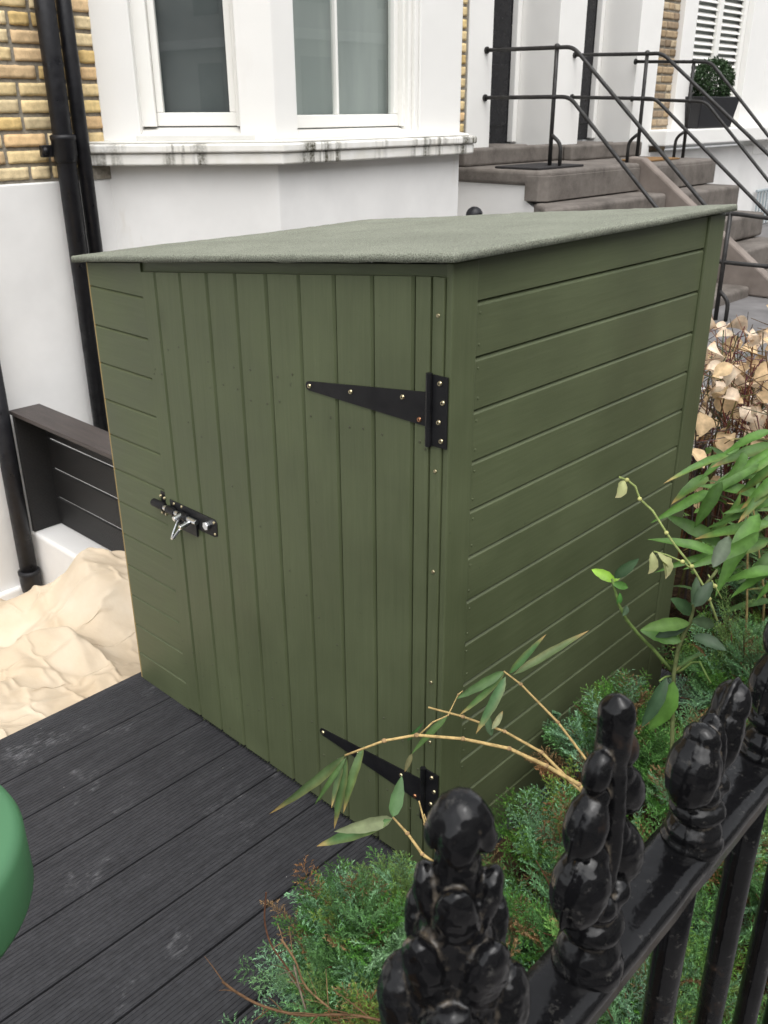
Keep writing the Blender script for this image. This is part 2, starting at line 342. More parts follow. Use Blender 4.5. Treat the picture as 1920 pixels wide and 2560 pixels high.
# ------------------------------------------------------------------ the shed
W, D, HL, HR = 1.263, 1.0997, 1.326, 1.450
SLOPE = (HR-HL)/W
roof_z = lambda x: HR+SLOPE*x
shed = thing('storage_shed', 'olive green wooden storage shed with felt lean-to roof standing on dark decking', 'shed', (-.63, .55, 0))
PV = .1055
def shiplap(z_grooves, zmin, zmax, a0, a1, place, topfn, mb, th=.016, ledge=.0095, inset=.007):
    zs = [zmin]+sorted(z for z in z_grooves if zmin+.01 < z < zmax-.01)+[None]
    for i in range(len(zs)-1):
        z0, z1 = zs[i], zs[i+1]
        if z1 is None:                     # top plank follows the roof slope
            t0, t1 = topfn(a0), topfn(a1)
            mb.prism([place(a0, 0, z0), place(a1, 0, z0), place(a1, 0, t1), place(a0, 0, t0)], place(0, 1, 0, True)*th)
            continue
        prof = [(0, z0), (0, z1-ledge), (inset*.85, z1-ledge*.22), (inset, z1), (th, z1), (th, z0)]
        mb.prism([place(a0, d, z) for d, z in prof], place(a1, 0, 0)-place(a0, 0, 0))
fp = lambda a, d, z, v=False: Vector((0, 1, 0)) if v else Vector((a, d, z))          # front plane
sp_ = lambda a, d, z, v=False: Vector((-1, 0, 0)) if v else Vector((-d, a, z))       # right side plane
bp = lambda a, d, z, v=False: Vector((0, -1, 0)) if v else Vector((a, D-d, z))
lp = lambda a, d, z, v=False: Vector((1, 0, 0)) if v else Vector((-W+d, a, z))
gl_ = [HL-.0629-PV*k for k in range(13)]; gr_ = [HR-.0798-PV*k for k in range(14)]
DL = -.995                                  # the door's left edge
b = MB(); shiplap(gl_, .0, HL, -W+.004, DL-.0065, fp, lambda x: roof_z(x)-.004, b, ledge=.0070, inset=.0065)
b.box(-W+.004, -.05, .004, .02, -.02, -.001)
b.build('front_panel', M['shed_h'], shed, bevel=.0012)
b = MB(); shiplap(gr_, .0, HR, .0760, D-.0925, lambda a, d, z, v=False: Vector((-1, 0, 0)) if v else Vector((-.005-d, a, z)), lambda y: HR-.004, b, ledge=.0095, inset=.0105)
for k in range(12):
    for zz in (.022, .082): 
        z = HR-.0798-PV*(k+1)+zz
        if z < .03: continue
        y = .0885+rnd.uniform(-.003, .003)
        b.tube([(-.006, y, z), (-.0036, y, z)], [.0032, .0028], 8)
b.build('side_panel', M['shed_s'], shed, bevel=.0012)
b = MB(); b.box(-W+.02, -.02, D-.018, D-.002, 0, HL-.01); b.box(-W, -W+.018, .02, D-.02, 0, HL-.006); b.build('back_panel', M['shed_h'], shed)
b = MB(); b.prism([(-W-.003, 0.001, 0), (-W-.003, .02, 0), (-W+.0035, .02, 0), (-W+.0035, .001, 0)], (0, 0, HL-.004)); b.build('edge_batten', M['raw'], shed)
# corner boards
b = MB(); b.prism([(-.016, 0, -.0), (.0, 0, 0), (.0, .0745, 0), (-.016, .0745, 0)], (0, 0, HR-.003)); b.build('corner_board', M['shed_v'], shed, bevel=.003)
b = MB(); b.prism([(-.018, D-.0910, 0), (.0, D-.0910, 0), (.0, D, 0), (-.018, D, 0)], (0, 0, HR-.003)); b.build('corner_board', M['shed_v'], shed, bevel=.003)
DR = -.0455
b = MB(); b.box(DR+.001, -.0170, -.0035, .016, 0, HR-.030); 
b.build('door_post', M['shed_v'], shed, bevel=.002)
for z in (1.352, 1.05, .83, .56, .40):
    b = MB(); b.tube([(-.030, -.0036, z), (-.030, -.0056, z)], [.0042, .0034], 10); b.build('screw', M['brass'], shed)
b = MB(); b.prism([(DL-.006, .006, roof_z(DL)-.075), (-.0175, .006, roof_z(DR)-.075), (-.0175, .006, roof_z(DR)-.003), (DL-.006, .006, roof_z(DL)-.003)], (0, .02, 0))
b.build('door_header', M['shed_h'], shed)
# door of vertical boards
door = MB(); xs = [DL]+[-.932+PV*k for k in range(9)]+[DR]
for i in range(len(xs)-1):
    x0, x1 = xs[i]+(.0015), xs[i+1]-.0015
    if x1-x0 < .01: continue
    c_ = .0056; y = -.006+rnd.uniform(-.0006, .0006)
    poly = [(x0, 0, 0), (x0, c_, 0), (x0+c_*.9, 0, 0)]
    pts = [(x0+c_*.8 if i else x0, y), (x1-c_*.8 if i < len(xs)-2 else x1, y), (x1, y+c_ if i < len(xs)-2 else y), (x1, .0055), (x0, .0055), (x0, y+c_ if i else y)]
    n = len(pts); zt = lambda x: roof_z(x)-.026
    vs = [(px, py, .018) for px, py in pts]+[(px, py, zt(px)) for px, py in pts]
    door.add(vs, [tuple(range(n))[::-1], tuple(range(n, 2*n))]+[(k, (k+1) % n, n+(k+1) % n, n+k) for k in range(n)])
# nail heads through the boards, along the door's hidden braces
def nailrow(f):
    for i in range(len(xs)-1):
        for q in (.28, .76):
            x = xs[i]+(xs[i+1]-xs[i])*q+rnd.uniform(-.008, .008); z = f(x)+rnd.uniform(-.012, .012)
            if rnd.random() < .72: door.tube([(x, -.0062, z), (x, -.0072, z)], [.0030, .0024], 8, m=1)
nailrow(lambda x: 1.17+.02*x); nailrow(lambda x: 1.10+.02*x); nailrow(lambda x: .25); nailrow(lambda x: .18)
nailrow(lambda x: .30+(x-DR)/(DL-DR)*.80)
door = door.build('door', [M['shed_v'], mk_paint('nail_paint', (.075, .080, .045), (.05, .055, .03), .5, 'z')], shed)
def hinge(zc, tilt):
    h = MB(); y0, y1 = -.0085, -.0055
    x0, x1 = -.392, -.050
    pts = []
    for k in range(7):
        a = math.pi/2+math.pi*k/6; pts.append((x0+.010+.010*math.cos(a), zc-.018*tilt+.010*math.sin(a)))
    poly = pts+[(x1, zc-.034), (x1, zc+.034)]
    h.prism([(x, y0, z) for x, z in poly], (0, y1-y0, 0))
    h.box(-.038, .0-.0015, -.0070, -.0040, zc-.070, zc+.070)
    h.tube([(-.044, -.0095, zc-.072), (-.044, -.0095, zc+.072)], .0065, 12)
    for q in range(3): h.tube([(-.044, -.0095, zc-.036+.036*q), (-.044, -.0095, zc-.0345+.036*q)], .0071, 12)
    for x, z, mm in ((-.380, zc-.018*tilt, 1), (-.255, zc-.006*tilt, 1), (-.112, zc+.012, 1), (-.068, zc-.024, 2)):
        h.tube([(x, -.0086, z), (x, -.0112, z)], [.0052, .0040], 12, m=mm); h.tube([(x, -.0113, z), (x, -.0114, z)], .0018, 6, m=0)
    for x, z in ((-.020, zc+.056), (-.012, zc+.020), (-.021, zc-.020), (-.014, zc-.056)):
        h.tube([(x, -.0071, z), (x, -.0098, z)], [.0052, .0040], 12, m=1); h.tube([(x, -.0099, z), (x, -.0100, z)], .0018, 6, m=0)
    return h.build('strap_hinge', [M['black'], M['brass'], mk_copper], door)
m = NM('copper_screw', .35); m.b.inputs['Metallic'].default_value = 1; m.b.inputs['Base Color'].default_value = (.62, .30, .16, 1); mk_copper = m.mat
hinge(1.172, 1.0); hinge(.252, .3)
# sliding bolt
h = MB(); zc = .694
h.prism([(-.970, -.0085, zc-.026), (-.775, -.0085, zc-.026), (-.762, -.0085, zc-.020), (-.760, -.0085, zc+.018), (-.768, -.0085, zc+.026), (-.970, -.0085, zc+.026)], (0, .003, 0))
h.box(-1.022, -.998+.012, -.0055+.003, .0005, zc-.036, zc+.036)     # keep plate on the front panel
h.tube([(-1.044, -.014, zc-.002), (-.990, -.014, zc-.002)], .0115, 14)
h.tube([(-.995, -.016, zc-.002), (-.84, -.016, zc-.002)], .0075, 12, m=1)
for xa, xb in ((-.974, -.938), (-.918, -.880)):
    h.tube([(xa, -.015, zc-.002), (xb, -.015, zc-.002)], .0115, 14)
h.prism([(-.925, -.0150, zc-.046), (-.845, -.0150, zc-.046), (-.845, -.0150, zc-.008), (-.925, -.0150, zc-.008)], (0, .006, 0))
h.tube([(-.905, -.014, zc+.002), (-.905, -.044, zc-.002)], [.0072, .0072], 12, m=1); h.tube([(-.870, -.014, zc-.008), (-.870, -.050, zc-.014)], .0062, 12, m=1)
lp_ = [(-.884, -.020, zc-.012), (-.888, -.040, zc-.030), (-.905, -.050, zc-.056), (-.920, -.046, zc-.064), (-.930, -.034, zc-.056), (-.926, -.022, zc-.030), (-.920, -.016, zc-.014)]
h.tube(lp_, .0038, 10, m=1)
h.prism([(-.800+.012*math.cos(R(60*k+20)), -.0085, zc+.001+.012*math.sin(R(60*k+20))) for k in range(6)], (0, -.010, 0), m=1)
for x, z in ((-1.014, zc+.024), (-.996, zc+.022), (-1.014, zc-.026), (-.996, zc-.026), (-.950, zc+.019), (-.772, zc+.017), (-.771, zc-.016), (-.915, zc+.020)):
    h.tube([(x, -.0058, z), (x, -.0105, z)], [.0046, .0036], 10, m=2)
h.build('slide_bolt', [M['black'], M['zinc'], M['brass']], door, bevel=.0008)
# roof: a felted board, its felt turned down over the edges
b = MB(); x0, x1, y0, y1 = -1.285, .024, -.030, D+.006; nx, ny = 60, 50; T = .0165
def rz(x, y, inset=0): return HR+SLOPE*x+.001+.003*noise.noise((x*2.5, y*2.5, 1))
cols = []
xsr = [x0, x0+.0025, x0+.012]+[x0+.03+(x1-x0-.06)*i/nx for i in range(nx+1)]+[x1-.012, x1-.0025, x1]
ysr = [y0, y0+.0025, y0+.012]+[y0+.03+(y1-y0-.06)*i/ny for i in range(ny+1)]+[y1-.012, y1-.0025, y1]
def drop(a, lo, hi):
    e = min(a-lo, hi-a); return T*.30 if e <= 0 else (T*.07 if e < .006 else (T*.01 if e < .02 else 0))
top = [(x+.0016*noise.noise((y*14, 7, 0)), y+.0022*noise.noise((x*11, 3, 0)), rz(x, y)+T-max(drop(x, x0, x1), drop(y, y0, y1))+.0016*noise.noise((x*30, y*30, 2))) for y in ysr for x in xsr]
bot = [(x, y+.0022*noise.noise((x*11, 3, 0)), rz(x, y)+.0028*noise.noise((x*16, y*9, 5))*(1 if y == y0 else 0)) for y in ysr for x in xsr]
n = len(xsr); k = len(ysr); N = n*k
fs = [(j*n+i, j*n+i+1, (j+1)*n+i+1, (j+1)*n+i) for j in range(k-1) for i in range(n-1)]
fs += [tuple(q+N for q in f[::-1]) for f in fs]
for i in range(n-1): fs += [(i+1, i, N+i, N+i+1), ((k-1)*n+i, (k-1)*n+i+1, N+(k-1)*n+i+1, N+(k-1)*n+i)]
for j in range(k-1): fs += [(j*n, (j+1)*n, N+(j+1)*n, N+j*n), ((j+1)*n+n-1, j*n+n-1, N+j*n+n-1, N+(j+1)*n+n-1)]
b.add(top+bot, fs); b.build('roof', M['felt'], shed, smooth=True)

# ------------------------------------------------------------------ houses
def bricks(mb, y0, y1, zb, nrow, X, cols, off=0., pit=.075, L=.225, rec=.010):
    for r in range(nrow):
        z0 = zb+r*pit; y = y0-((r % 2)*.11+off) % L-.05
        while y < y1:
            ln = L if rnd.random() < .68 else .1125
            a, c = max(y+.008, y0), min(y+ln-.008, y1)
            y += ln
            if c-a < .02: continue
            base = rnd.choice(cols); s_ = rnd.uniform(.92, 1.08); cc = tuple(q*s_ for q in (base if rnd.random() > .10 else tuple(w_*.78 for w_ in base)))
            nyy, nzz = max(2, int((c-a)/.022)), 4; vs = []
            gy = [0, .0035/(c-a)]+[.0035/(c-a)+(1-.007/(c-a))*q/nyy for q in range(1, nyy)]+[1-.0035/(c-a), 1]; gz = [0, .06]+[.06+.88*q/nzz for q in range(1, nzz)]+[.94, 1]
            nyy += 2; nzz += 2; tl = rnd.uniform(-.003, .003); bu = rnd.uniform(-.002, .003)
            for iz in range(nzz+1):
                for iy in range(nyy+1):
                    yy = a+(c-a)*gy[iy]; zz = z0+.0085+(pit-.017)*gz[iz]
                    e = iy in (0, nyy) or iz in (0, nzz)
                    jx = .0045*noise.noise((yy*40, zz*40, r)); jz = .0035*noise.noise((yy*37, zz*41, 9)) if e else 0
                    vs.append((X+(-.012 if e else 0.0)+jx*.8+tl*(gz[iz]-.5)+bu, yy+(.004*noise.noise((yy*50, zz*33, 4)) if e else 0), zz+jz))
            fs = [(q*(nyy+1)+p, q*(nyy+1)+p+1, (q+1)*(nyy+1)+p+1, (q+1)*(nyy+1)+p) for q in range(nzz) for p in range(nyy)]
            mb.add(vs, fs, 0, cc)
YEL = [(.70, .53, .25), (.76, .59, .32), (.72, .50, .27), (.64, .46, .20), (.78, .63, .38), (.72, .52, .30), (.70, .55, .30)]
BRN = [(.34, .25, .15), (.40, .30, .19), (.28, .21, .14), (.37, .29, .20), (.46, .37, .25)]
XW = -3.5
house = thing('terraced_house', 'yellow brick and white rendered house with canted bay window behind the shed', 'house', (-3.6, 1.5, -.9))
b = MB(); b.box(XW-.20, XW-.009, -3, 4.43, 1.36, 3.6); b.build('mortar_backing', M['mortar'], house)
b = MB(); bricks(b, -1.5, 1.50, 1.375, 30, XW, YEL, .03); b.build('brick_wall', M['brick'], house, smooth=True, fix=False)
b = MB(); bricks(b, 4.20, 4.405, 1.375, 30, XW, YEL, .07); b.build('brick_wall', M['brick'], house, smooth=True, fix=False)
b = MB(); b.prism([(XW+.006+.006*noise.noise((y*7, 1, 0)), y, -1.19) for y in (-3,)]+[(XW+.006, 4.43, -1.19), (XW-.3, 4.43, -1.19), (XW-.3, -3, -1.19)], (0, 0, 2.558))
b.build('rendered_wall', M['white'], house, bevel=.008)
b = MB(); b.box(XW+.0065, XW+.05, -3, .74, -1.19, -.705); b.build('plinth', M['white'], house, bevel=.012)
# canted bay
A0 = Vector((XW, 1.43, 0)); A1 = Vector((-2.88, 2.07, 0)); e1 = (A1-A0).normalized(); n1_ = Vector((e1.y, -e1.x, 0)); L1 = (A1-A0).length
B1 = Vector((-2.88, 3.585, 0)); C1 = Vector((XW, 4.22, 0))
def cp(u, off, z): p = A0+e1*u-n1_*off; return Vector((p.x, p.y, z))
def wallquad(mb, u0, u1, z0, z1, P_, th=.18, m=0):
    mb.hexa([P_(u0, 0, z0), P_(u1, 0, z0), P_(u1, th, z0), P_(u0, th, z0), P_(u0, 0, z1), P_(u1, 0, z1), P_(u1, th, z1), P_(u0, th, z1)], m)
fpw = lambda u, off, z: Vector((-2.88-off, u, z))
b = MB()
b.prism([(XW-.1, 1.43, -1.19), tuple(A0+Vector((0, 0, -1.19))), (A1.x, A1.y, -1.19), (B1.x, B1.y, -1.19), (C1.x, C1.y, -1.19), (XW-.1, 4.22, -1.19)], (0, 0, 2.66))
b.build('bay_base', M['white'], house, bevel=.004)
b = MB()
wallquad(b, 0, .195, 1.545, 3.6, cp); 
# corner pier as one prism through both faces
p_ = [cp(.705, 0, 0), A1, Vector((-2.88, 2.222, 0)), Vector((-3.06, 2.222, 0)), cp(.705, .18, 0)]
b.prism([(q.x, q.y, 1.545) for q in p_], (0, 0, 2.05))
b.prism([(-2.88, 3.20, 1.545), (-2.88, 3.585, 1.545), (XW, 4.22, 1.545), (XW, 4.04, 1.545), (-3.06, 3.50, 1.545), (-3.06, 3.2, 1.545)], (0, 0, 2.05))
wallquad(b, .195, .705, 3.0, 3.59, cp); wallquad(b, 2.222, 3.20, 3.0, 3.59, fpw)
b.build('bay_wall', M['white_s'], house, bevel=.006)
b = MB(); b.prism([(XW-.1, 1.40, 3.601), (XW, 1.40, 3.601), (-2.86, 2.05, 3.601), (-2.86, 3.60, 3.601), (XW, 4.25, 3.601), (XW-.1, 4.25, 3.601)], (0, 0, .12)); b.build('bay_roof', M['white_s'], house)
b = MB()                                   # the long stone sill round the bay: lip over a set-back fascia
def ring(o): return [A0-e1*.09+n1_*o, A1+(n1_*o+Vector((o, 0, 0)))*.56, B1+Vector((o, o*.42, 0)), C1+Vector((o*.2, o*1.0, 0)), Vector((XW-.1, C1.y, 0)), Vector((XW-.1, A0.y-.05, 0))]
def rsl(o, z0, z1): b.prism([(q.x, q.y, z0) for q in ring(o)], (0, 0, z1-z0))
rsl(.105, 1.492, 1.535); rsl(.088, 1.432, 1.491)
sl = b.build('window_sill', M['sill'], house, bevel=.010, seg=3)
b = MB(); b.prism([(q.x, q.y, 1.536) for q in ring(.06)], (0, 0, .012)); b.build('sill_upstand', M['white_d'], house, bevel=.008)
b = MB(); b.box(XW+.004, XW+.012, 1.24, 1.50, 1.366, 1.428); b.build('brick_gap', M['mortar'], house)
def window(P_, u0, u1, zb, bars, blind_or_room, ztop=3.0, rail=.066, stile=.035, off=.10, bl=(.15, .15)):
    b = MB(); d0, d1 = off, off+.05
    def bx(a0, a1, z0, z1, o0, o1, mb): mb.hexa([P_(a0, o0, z0), P_(a1, o0, z0), P_(a1, o1, z0), P_(a0, o1, z0), P_(a0, o0, z1), P_(a1, o0, z1), P_(a1, o1, z1), P_(a0, o1, z1)])
    bx(u0-.09, u0-.001, zb-.002, ztop, d0-.035, d1+.02, b); bx(u1+.001, u1+.03, zb-.002, ztop, d0-.035, d1+.02, b)       # outer box frame
    bx(u0, u0+stile, zb+rail, ztop, d0, d1, b); bx(u1-stile, u1, zb+rail, ztop, d0, d1, b); bx(u0, u1, zb, zb+rail-.0005, d0, d1, b)
    bx(u0-.05, u1+.05, ztop+.001, ztop+.04, d0, d1, b)
    for q in bars: bx(q-.009, q+.009, zb+rail, ztop, d0+.006, d1-.006, b)
    f = b.build('window', M['upvc'], house, bevel=.004)
    b = MB(); v = [P_(u0+stile, d0+.028, zb+rail), P_(u1-stile, d0+.028, zb+rail), P_(u1-stile, d0+.028, ztop), P_(u0+stile, d0+.028, ztop)]; b.add(v, [(0, 1, 2, 3)])
    b.build('pane', M['glass'], f)
    b = MB(); bx(u0-bl[0], u1+bl[1], zb-.1, ztop+.2, d1+.035, d1+.045, b); b.build('blind', blind_or_room, f)
    b = MB(); b.hexa([P_(u0-.10, -.004, zb-.072), P_(u1+.10, -.004, zb-.072), P_(u1+.10, d0+.02, zb-.072), P_(u0-.10, d0+.02, zb-.072), P_(u0-.10, -.003, zb-.040), P_(u1+.10, -.003, zb-.040), P_(u1+.10, d0+.02, zb-.003), P_(u0-.10, d0+.02, zb-.003)])
    b.build('sub_sill', M['white_d'], f, bevel=.006)
window(cp, .268, .682, 1.616, [], M['blind_d'], bl=(.02, .0))  # no real blind here: the sheet is coloured as a dark room
window(fpw, 2.165, 3.118, 1.600, [2.625], M['blind'], stile=.036, bl=(.0, .02))
b = MB()
for y0, y1, o in ((3.135, 3.165, .035), (3.166, 3.199, .012)): b.box(-2.88-.1, -2.88-o, y0, y1, 1.56, 3.0)
b.build('architrave', M['upvc'], house, bevel=.006)

# pipes on the house wall
def drainpipe(name, label, x, y, z0, z1, r, collars, group='black drainpipes on the house wall'):
    b = MB(); b.tube([(x, y, z0), (x, y, z1)], r, 20)
    o = b.build(name, M['pipe'], None, smooth=True); tag(o, label, 'drainpipe', group)
    for zc in collars:
        c = MB(); c.lathe([(r*1.02, -.10), (r*1.16, -.097), (r*1.16, -.075), (r*1.24, -.07), (r*1.24, .0), (r*1.30, .004), (r*1.30, .022), (r*1.05, .028)], (x, y, zc), 22)
        cc = c.build('collar', M['pipe'], o, smooth=True)
        if zc < 0: continue
        c = MB(); c.box(x-.05, x-.02, y-r-.06, y+r+.03, zc-.075, zc-.02); c.ell((x-.02, y-r-.042, zc-.045), (.018, .018, .018)); c.build('bracket', M['pipe'], o, bevel=.004)
    return o
drainpipe('drainpipe', 'thicker black drainpipe with collar at the left beside the yellow bricks', XW+.085, 1.158, .0, 3.6, .048, [1.56])
drainpipe('drainpipe', 'thinner black drainpipe between the thick pipe and the bay window', XW+.075, 1.262, .0, 3.6, .036, [])
c = MB(); c.tube([(XW+.108, 1.262, 1.80), (XW+.108, 1.262, 1.72)], .016, 8)
drainpipe('drainpipe', 'lower black drainpipe left of the dark slatted screen running into the dust sheet', XW+.095, .600, -.93, .95, .045, [-.62])

# ------------------------------------------------------------------ low wall and slatted screen
b = MB(); b.box(-3.45, -1.32, .665, 1.10, -1.19, -.392)
tag(b.build('low_wall', M['white'], None, bevel=.02, seg=3), 'low white rendered wall under the dark slatted screen', 'wall')
scr = thing('slatted_screen', 'dark composite slatted screen with brown cap standing on low white wall', 'screen', (-2.4, .8, -.39))
b = MB(); b.box(-3.425, -1.34, .655, .822, .272, .294); b.build('cap_board', M['screen_cap'], scr, bevel=.004)
b = MB(); b.box(-3.425, -3.400, .667, .840, -.389, .2715); b.build('end_panel', M['screen'], scr, bevel=.003)
zt = .2715
for k in range(5):
    h = .1545
    z1 = .2715-k*(h+.0135); z0 = max(z1-h, -.3885)
    b = MB(); b.box(-3.399, -1.34, .820, .836, z0, z1-(.0 if k else .001)); b.build('slat', M['screen'], scr, bevel=.003)
    if z0 <= -.38: break

# ------------------------------------------------------------------ dust sheet heap in the lightwell
X0, X1, Y0, Y1 = -3.455, -1.308, -1.35, .658
def base_z(x, y):                          # what lies under the sheet: floor, bags and boxes
    t = (x-X0)/(X1-X0)
    ss = np.clip((t+.02)/.98, 0, 1); z = -.96+.80*ss*ss*(3-2*ss)+.05*np.sin(t*3.1)
    z = z+.27*np.exp(-(((x+2.70)/.30)**2+((y-.58)/.22)**2))+.20*np.exp(-(((x+2.25)/.26)**2+((y-.50)/.26)**2))+.14*np.exp(-(((x+2.15)/.25)**4+((y-.40)/.25)**4))+.20*np.exp(-(((x+2.45)/.22)**4+((y-.0)/.2)**4))
    z = z+.16*np.exp(-(((x+1.75)/.2)**4+((y+.15)/.22)**4))+.10*np.exp(-(((x+1.9)/.2)**4+((y+.65)/.25)**4))
    return np.maximum(np.minimum(z, -.115+.0*x), -.922)
def cloth(nx=168, ny=154, over=1.20, steps=120, seed=3):
    g = np.random.default_rng(seed); u, v = np.meshgrid(np.linspace(0, 1, nx), np.linspace(0, 1, ny))
    s_ = (X1-X0)*over/(nx-1)
    p = np.stack([X0+(X1-X0)*u, Y0+(Y1-Y0)*v, np.zeros_like(u)], -1)
    low = 0*u if True else sum(np.sin(a*6.28*u+b*6.28*v+c)*h for a, b, c, h in [(g.uniform(-4, 4), g.uniform(-4, 4), g.uniform(0, 6), .05) for _ in range(12)])
    p[..., 2] = base_z(p[..., 0], p[..., 1])+.10+low*.5+g.normal(size=u.shape)*.004
    q = p.copy(); home = p[..., :2].copy(); wt = np.clip(g.random(u.shape)-.93, 0, 1)[..., None]*8+.012
    def con(A, B, L, k):
        d = B-A; l = np.sqrt((d*d).sum(-1, keepdims=True))+1e-9; c = d*((l-L)/l*.5*k); A += c; B -= c
    for it in range(steps):
        vel = (p-q)*.93; q = p.copy(); p = p+vel; p[..., 2] -= .0022
        for _ in range(4):
            for o in (0, 1):
                n = (nx-o)//2*2; con(p[:, o:o+n:2], p[:, o+1:o+n:2], s_, 1.)
                n = (ny-o)//2*2; con(p[o:o+n:2], p[o+1:o+n:2], s_, 1.)
            con(p[:-1:2, :-1], p[1::2, 1:], s_*1.414, .4); con(p[:-1:2, 1:], p[1::2, :-1], s_*1.414, .4); con(p[1:-1:2, :-1], p[2::2, 1:], s_*1.414, .4); con(p[1:-1:2, 1:], p[2::2, :-1], s_*1.414, .4)
            for o in range(6):
                A = p[:, o::12]; B = p[:, o+6::12]; n = min(A.shape[1], B.shape[1]); con(A[:, :n], B[:, :n], s_*5.7, .03)
                A = p[o::12]; B = p[o+6::12]; n = min(A.shape[0], B.shape[0]); con(A[:n], B[:n], s_*5.7, .03)
            p[..., 0] = np.clip(p[..., 0], X0, X1); p[..., 1] = np.clip(p[..., 1], Y0, Y1)
            p[..., :2] += (home-p[..., :2])*wt
            bz = base_z(p[..., 0], p[..., 1]); hit = p[..., 2] < bz; p[..., 2] = np.maximum(p[..., 2], bz)
            q[hit] = q[hit]*.5+p[hit]*.5
            p[..., 2] = np.where(p[..., 0] > -1.42, np.minimum(p[..., 2], -.035), p[..., 2])
    return p
P_ = cloth(); ny, nx = P_.shape[:2]; b = MB(); g_ = np.random.default_rng(8)
def tri(t): return 2*np.abs(t-np.floor(t+.5))              # crisp crests, like cloth creased over a bag
fx, fy = P_[..., 0].copy(), P_[..., 1].copy(); wx = np.zeros_like(fx); wy = np.zeros_like(fx)
for _ in range(6):
    a, c_, d_ = g_.uniform(-7, 7), g_.uniform(-7, 7), g_.uniform(0, 6); wx += .006*np.sin(a*fx+c_*fy+d_); wy += .006*np.sin(c_*fx-a*fy+d_*2)
fold = np.zeros_like(fx)
def facets(lam, amp, rot, seed):           # flat panels of cloth meeting in straight creases
    h = np.random.default_rng(seed); H = h.normal(size=(64, 64))*amp; D_ = h.random((64, 64)) < .5; JX = h.uniform(-.32, .32, (64, 64)); 
    c_, s_ = np.cos(rot), np.sin(rot); a = ((fx+wx*2)*c_+(fy+wy*2)*s_)/lam+30; q = (-(fx+wx*2)*s_+(fy+wy*2)*c_)/lam+30
    a = a+.35*np.sin(q*1.3+seed); q = q+.35*np.sin(a*1.1+seed*2)
    ia, iq = np.floor(a).astype(int) % 63, np.floor(q).astype(int) % 63; u, v = a-np.floor(a), q-np.floor(q)
    h00, h10, h01, h11 = H[ia, iq], H[ia+1, iq], H[ia, iq+1], H[ia+1, iq+1]; dg = D_[ia, iq]
    A = np.where(u > v, h00+(h10-h00)*u+(h11-h10)*v, h00+(h11-h01)*u+(h01-h00)*v)
    B = np.where(u+v < 1, h00+(h10-h00)*u+(h01-h00)*v, h11+(h01-h11)*(1-u)+(h10-h11)*(1-v))
    return np.where(dg, A, B)
fold += facets(.34, .058, .5, 3)+facets(.17, .022, 1.1, 5)+facets(.085, .0065, .2, 9)
for cx_, cy_, k_, am, ln in ((-2.58, .22, 1.5, .075, .75), (-1.85, -.35, 1.2, .04, .5), (-3.0, -.25, 1.3, .045, .5), (-2.75, .52, 1.1, .03, .35)):
    rr = np.hypot(fx+wx-cx_, fy+wy-cy_)+1e-6; th = np.arctan2(fy+wy-cy_, fx+wx-cx_)
    q_ = .55*np.sin(th*k_*2+1.0)+.45*np.sin(th*k_*3.3+cx_*7)
    fold += am*np.exp(-rr/ln)*np.clip(rr/.08, 0, 1)**.6*(.15*(1-np.abs(q_))**1.2+.75*(1-np.abs(q_))**12)
edge = np.clip((-1.33-fx)/.10, 0, 1)
P_[..., 2] = np.maximum(P_[..., 2]+(fold-.012)*(.25+.75*edge), -.924)
P_[..., 2] = np.where(fx > -1.46, np.minimum(P_[..., 2], -.03), P_[..., 2])
b.add([tuple(map(float, v)) for v in P_.reshape(-1, 3)], [(j*nx+i, j*nx+i+1, (j+1)*nx+i+1, (j+1)*nx+i) for j in range(ny-1) for i in range(nx-1)])
o = b.build('dust_sheet', M['sheet'], None, smooth=True); sm = o.modifiers.new('smooth', 'SMOOTH'); sm.factor = .35; sm.iterations = 1; sb = o.modifiers.new('subd', 'SUBSURF'); sb.levels = sb.render_levels = 1
tag(o, 'crumpled cream cotton dust sheet heaped beside the dark decking', 'dust sheet')

# ------------------------------------------------------------------ neighbouring house
nb = thing('neighbour_house', 'white stucco entrance fronts of the neighbouring houses with two black doors', 'house', (-3.6, 7, .4))
def bx(name, a, mat, par=nb, bev=.006):
    q = MB(); q.box(*a); return q.build(name, mat, par, bevel=bev)
bx('pilaster', (XW-.5, XW, 4.435, 4.715, -1.19, 3.6), M['white_s'])
bx('pilaster', (XW-.5, XW, 5.574, 5.955, .40, 3.6), M['white_s'])
bx('pilaster', (XW-.5, XW, 6.841, 7.227, .40, 3.6), M['white_s'])
for y0, y1 in ((4.717, 5.572), (5.957, 6.839)):
    d = MB(); d.box(XW-.47, XW-.42, y0+.001, y1-.001, 1.42, 3.6)
    dr = d.build('door', M['doorblk'], nb, bevel=.003)
    d = MB()
    for z0, z1 in ((1.56, 2.02), (2.14, 2.9)):
        for a_, c_ in ((y0+.10, (y0+y1)/2-.05), ((y0+y1)/2+.05, y1-.10)): d.box(XW-.4195, XW-.405, a_, c_, z0, z1)
    d.build('panel', M['doorblk'], dr, bevel=.012)
    bx('architrave', (XW-.4195, XW-.36, y1-.06, y1-.0015, 1.43, 3.6), M['white_s'], nb, .008)
q = MB(); bricks(q, 7.229, 7.60, 1.30, 32, XW-.03, BRN, .02); q.build('brick_wall', M['brick'], nb, smooth=True, fix=False)
bx('mortar_backing', (XW-.3, XW-.039, 7.229, 7.605, .9, 3.6), M['mortar'])
bx('rendered_wall', (XW-.3, XW+.01, 7.23, 12, .40, 1.30), M['white'])
bx('window_surround', (XW-.15, XW+.02, 7.60, 7.86, 1.50, 3.6), M['white_s'])
bx('window_surround', (XW-.15, XW+.02, 9.10, 9.6, 1.50, 3.6), M['white_s'])
bx('window_surround', (XW-.15, XW+.02, 9.60, 12, 1.2, 3.6), M['white_s'])
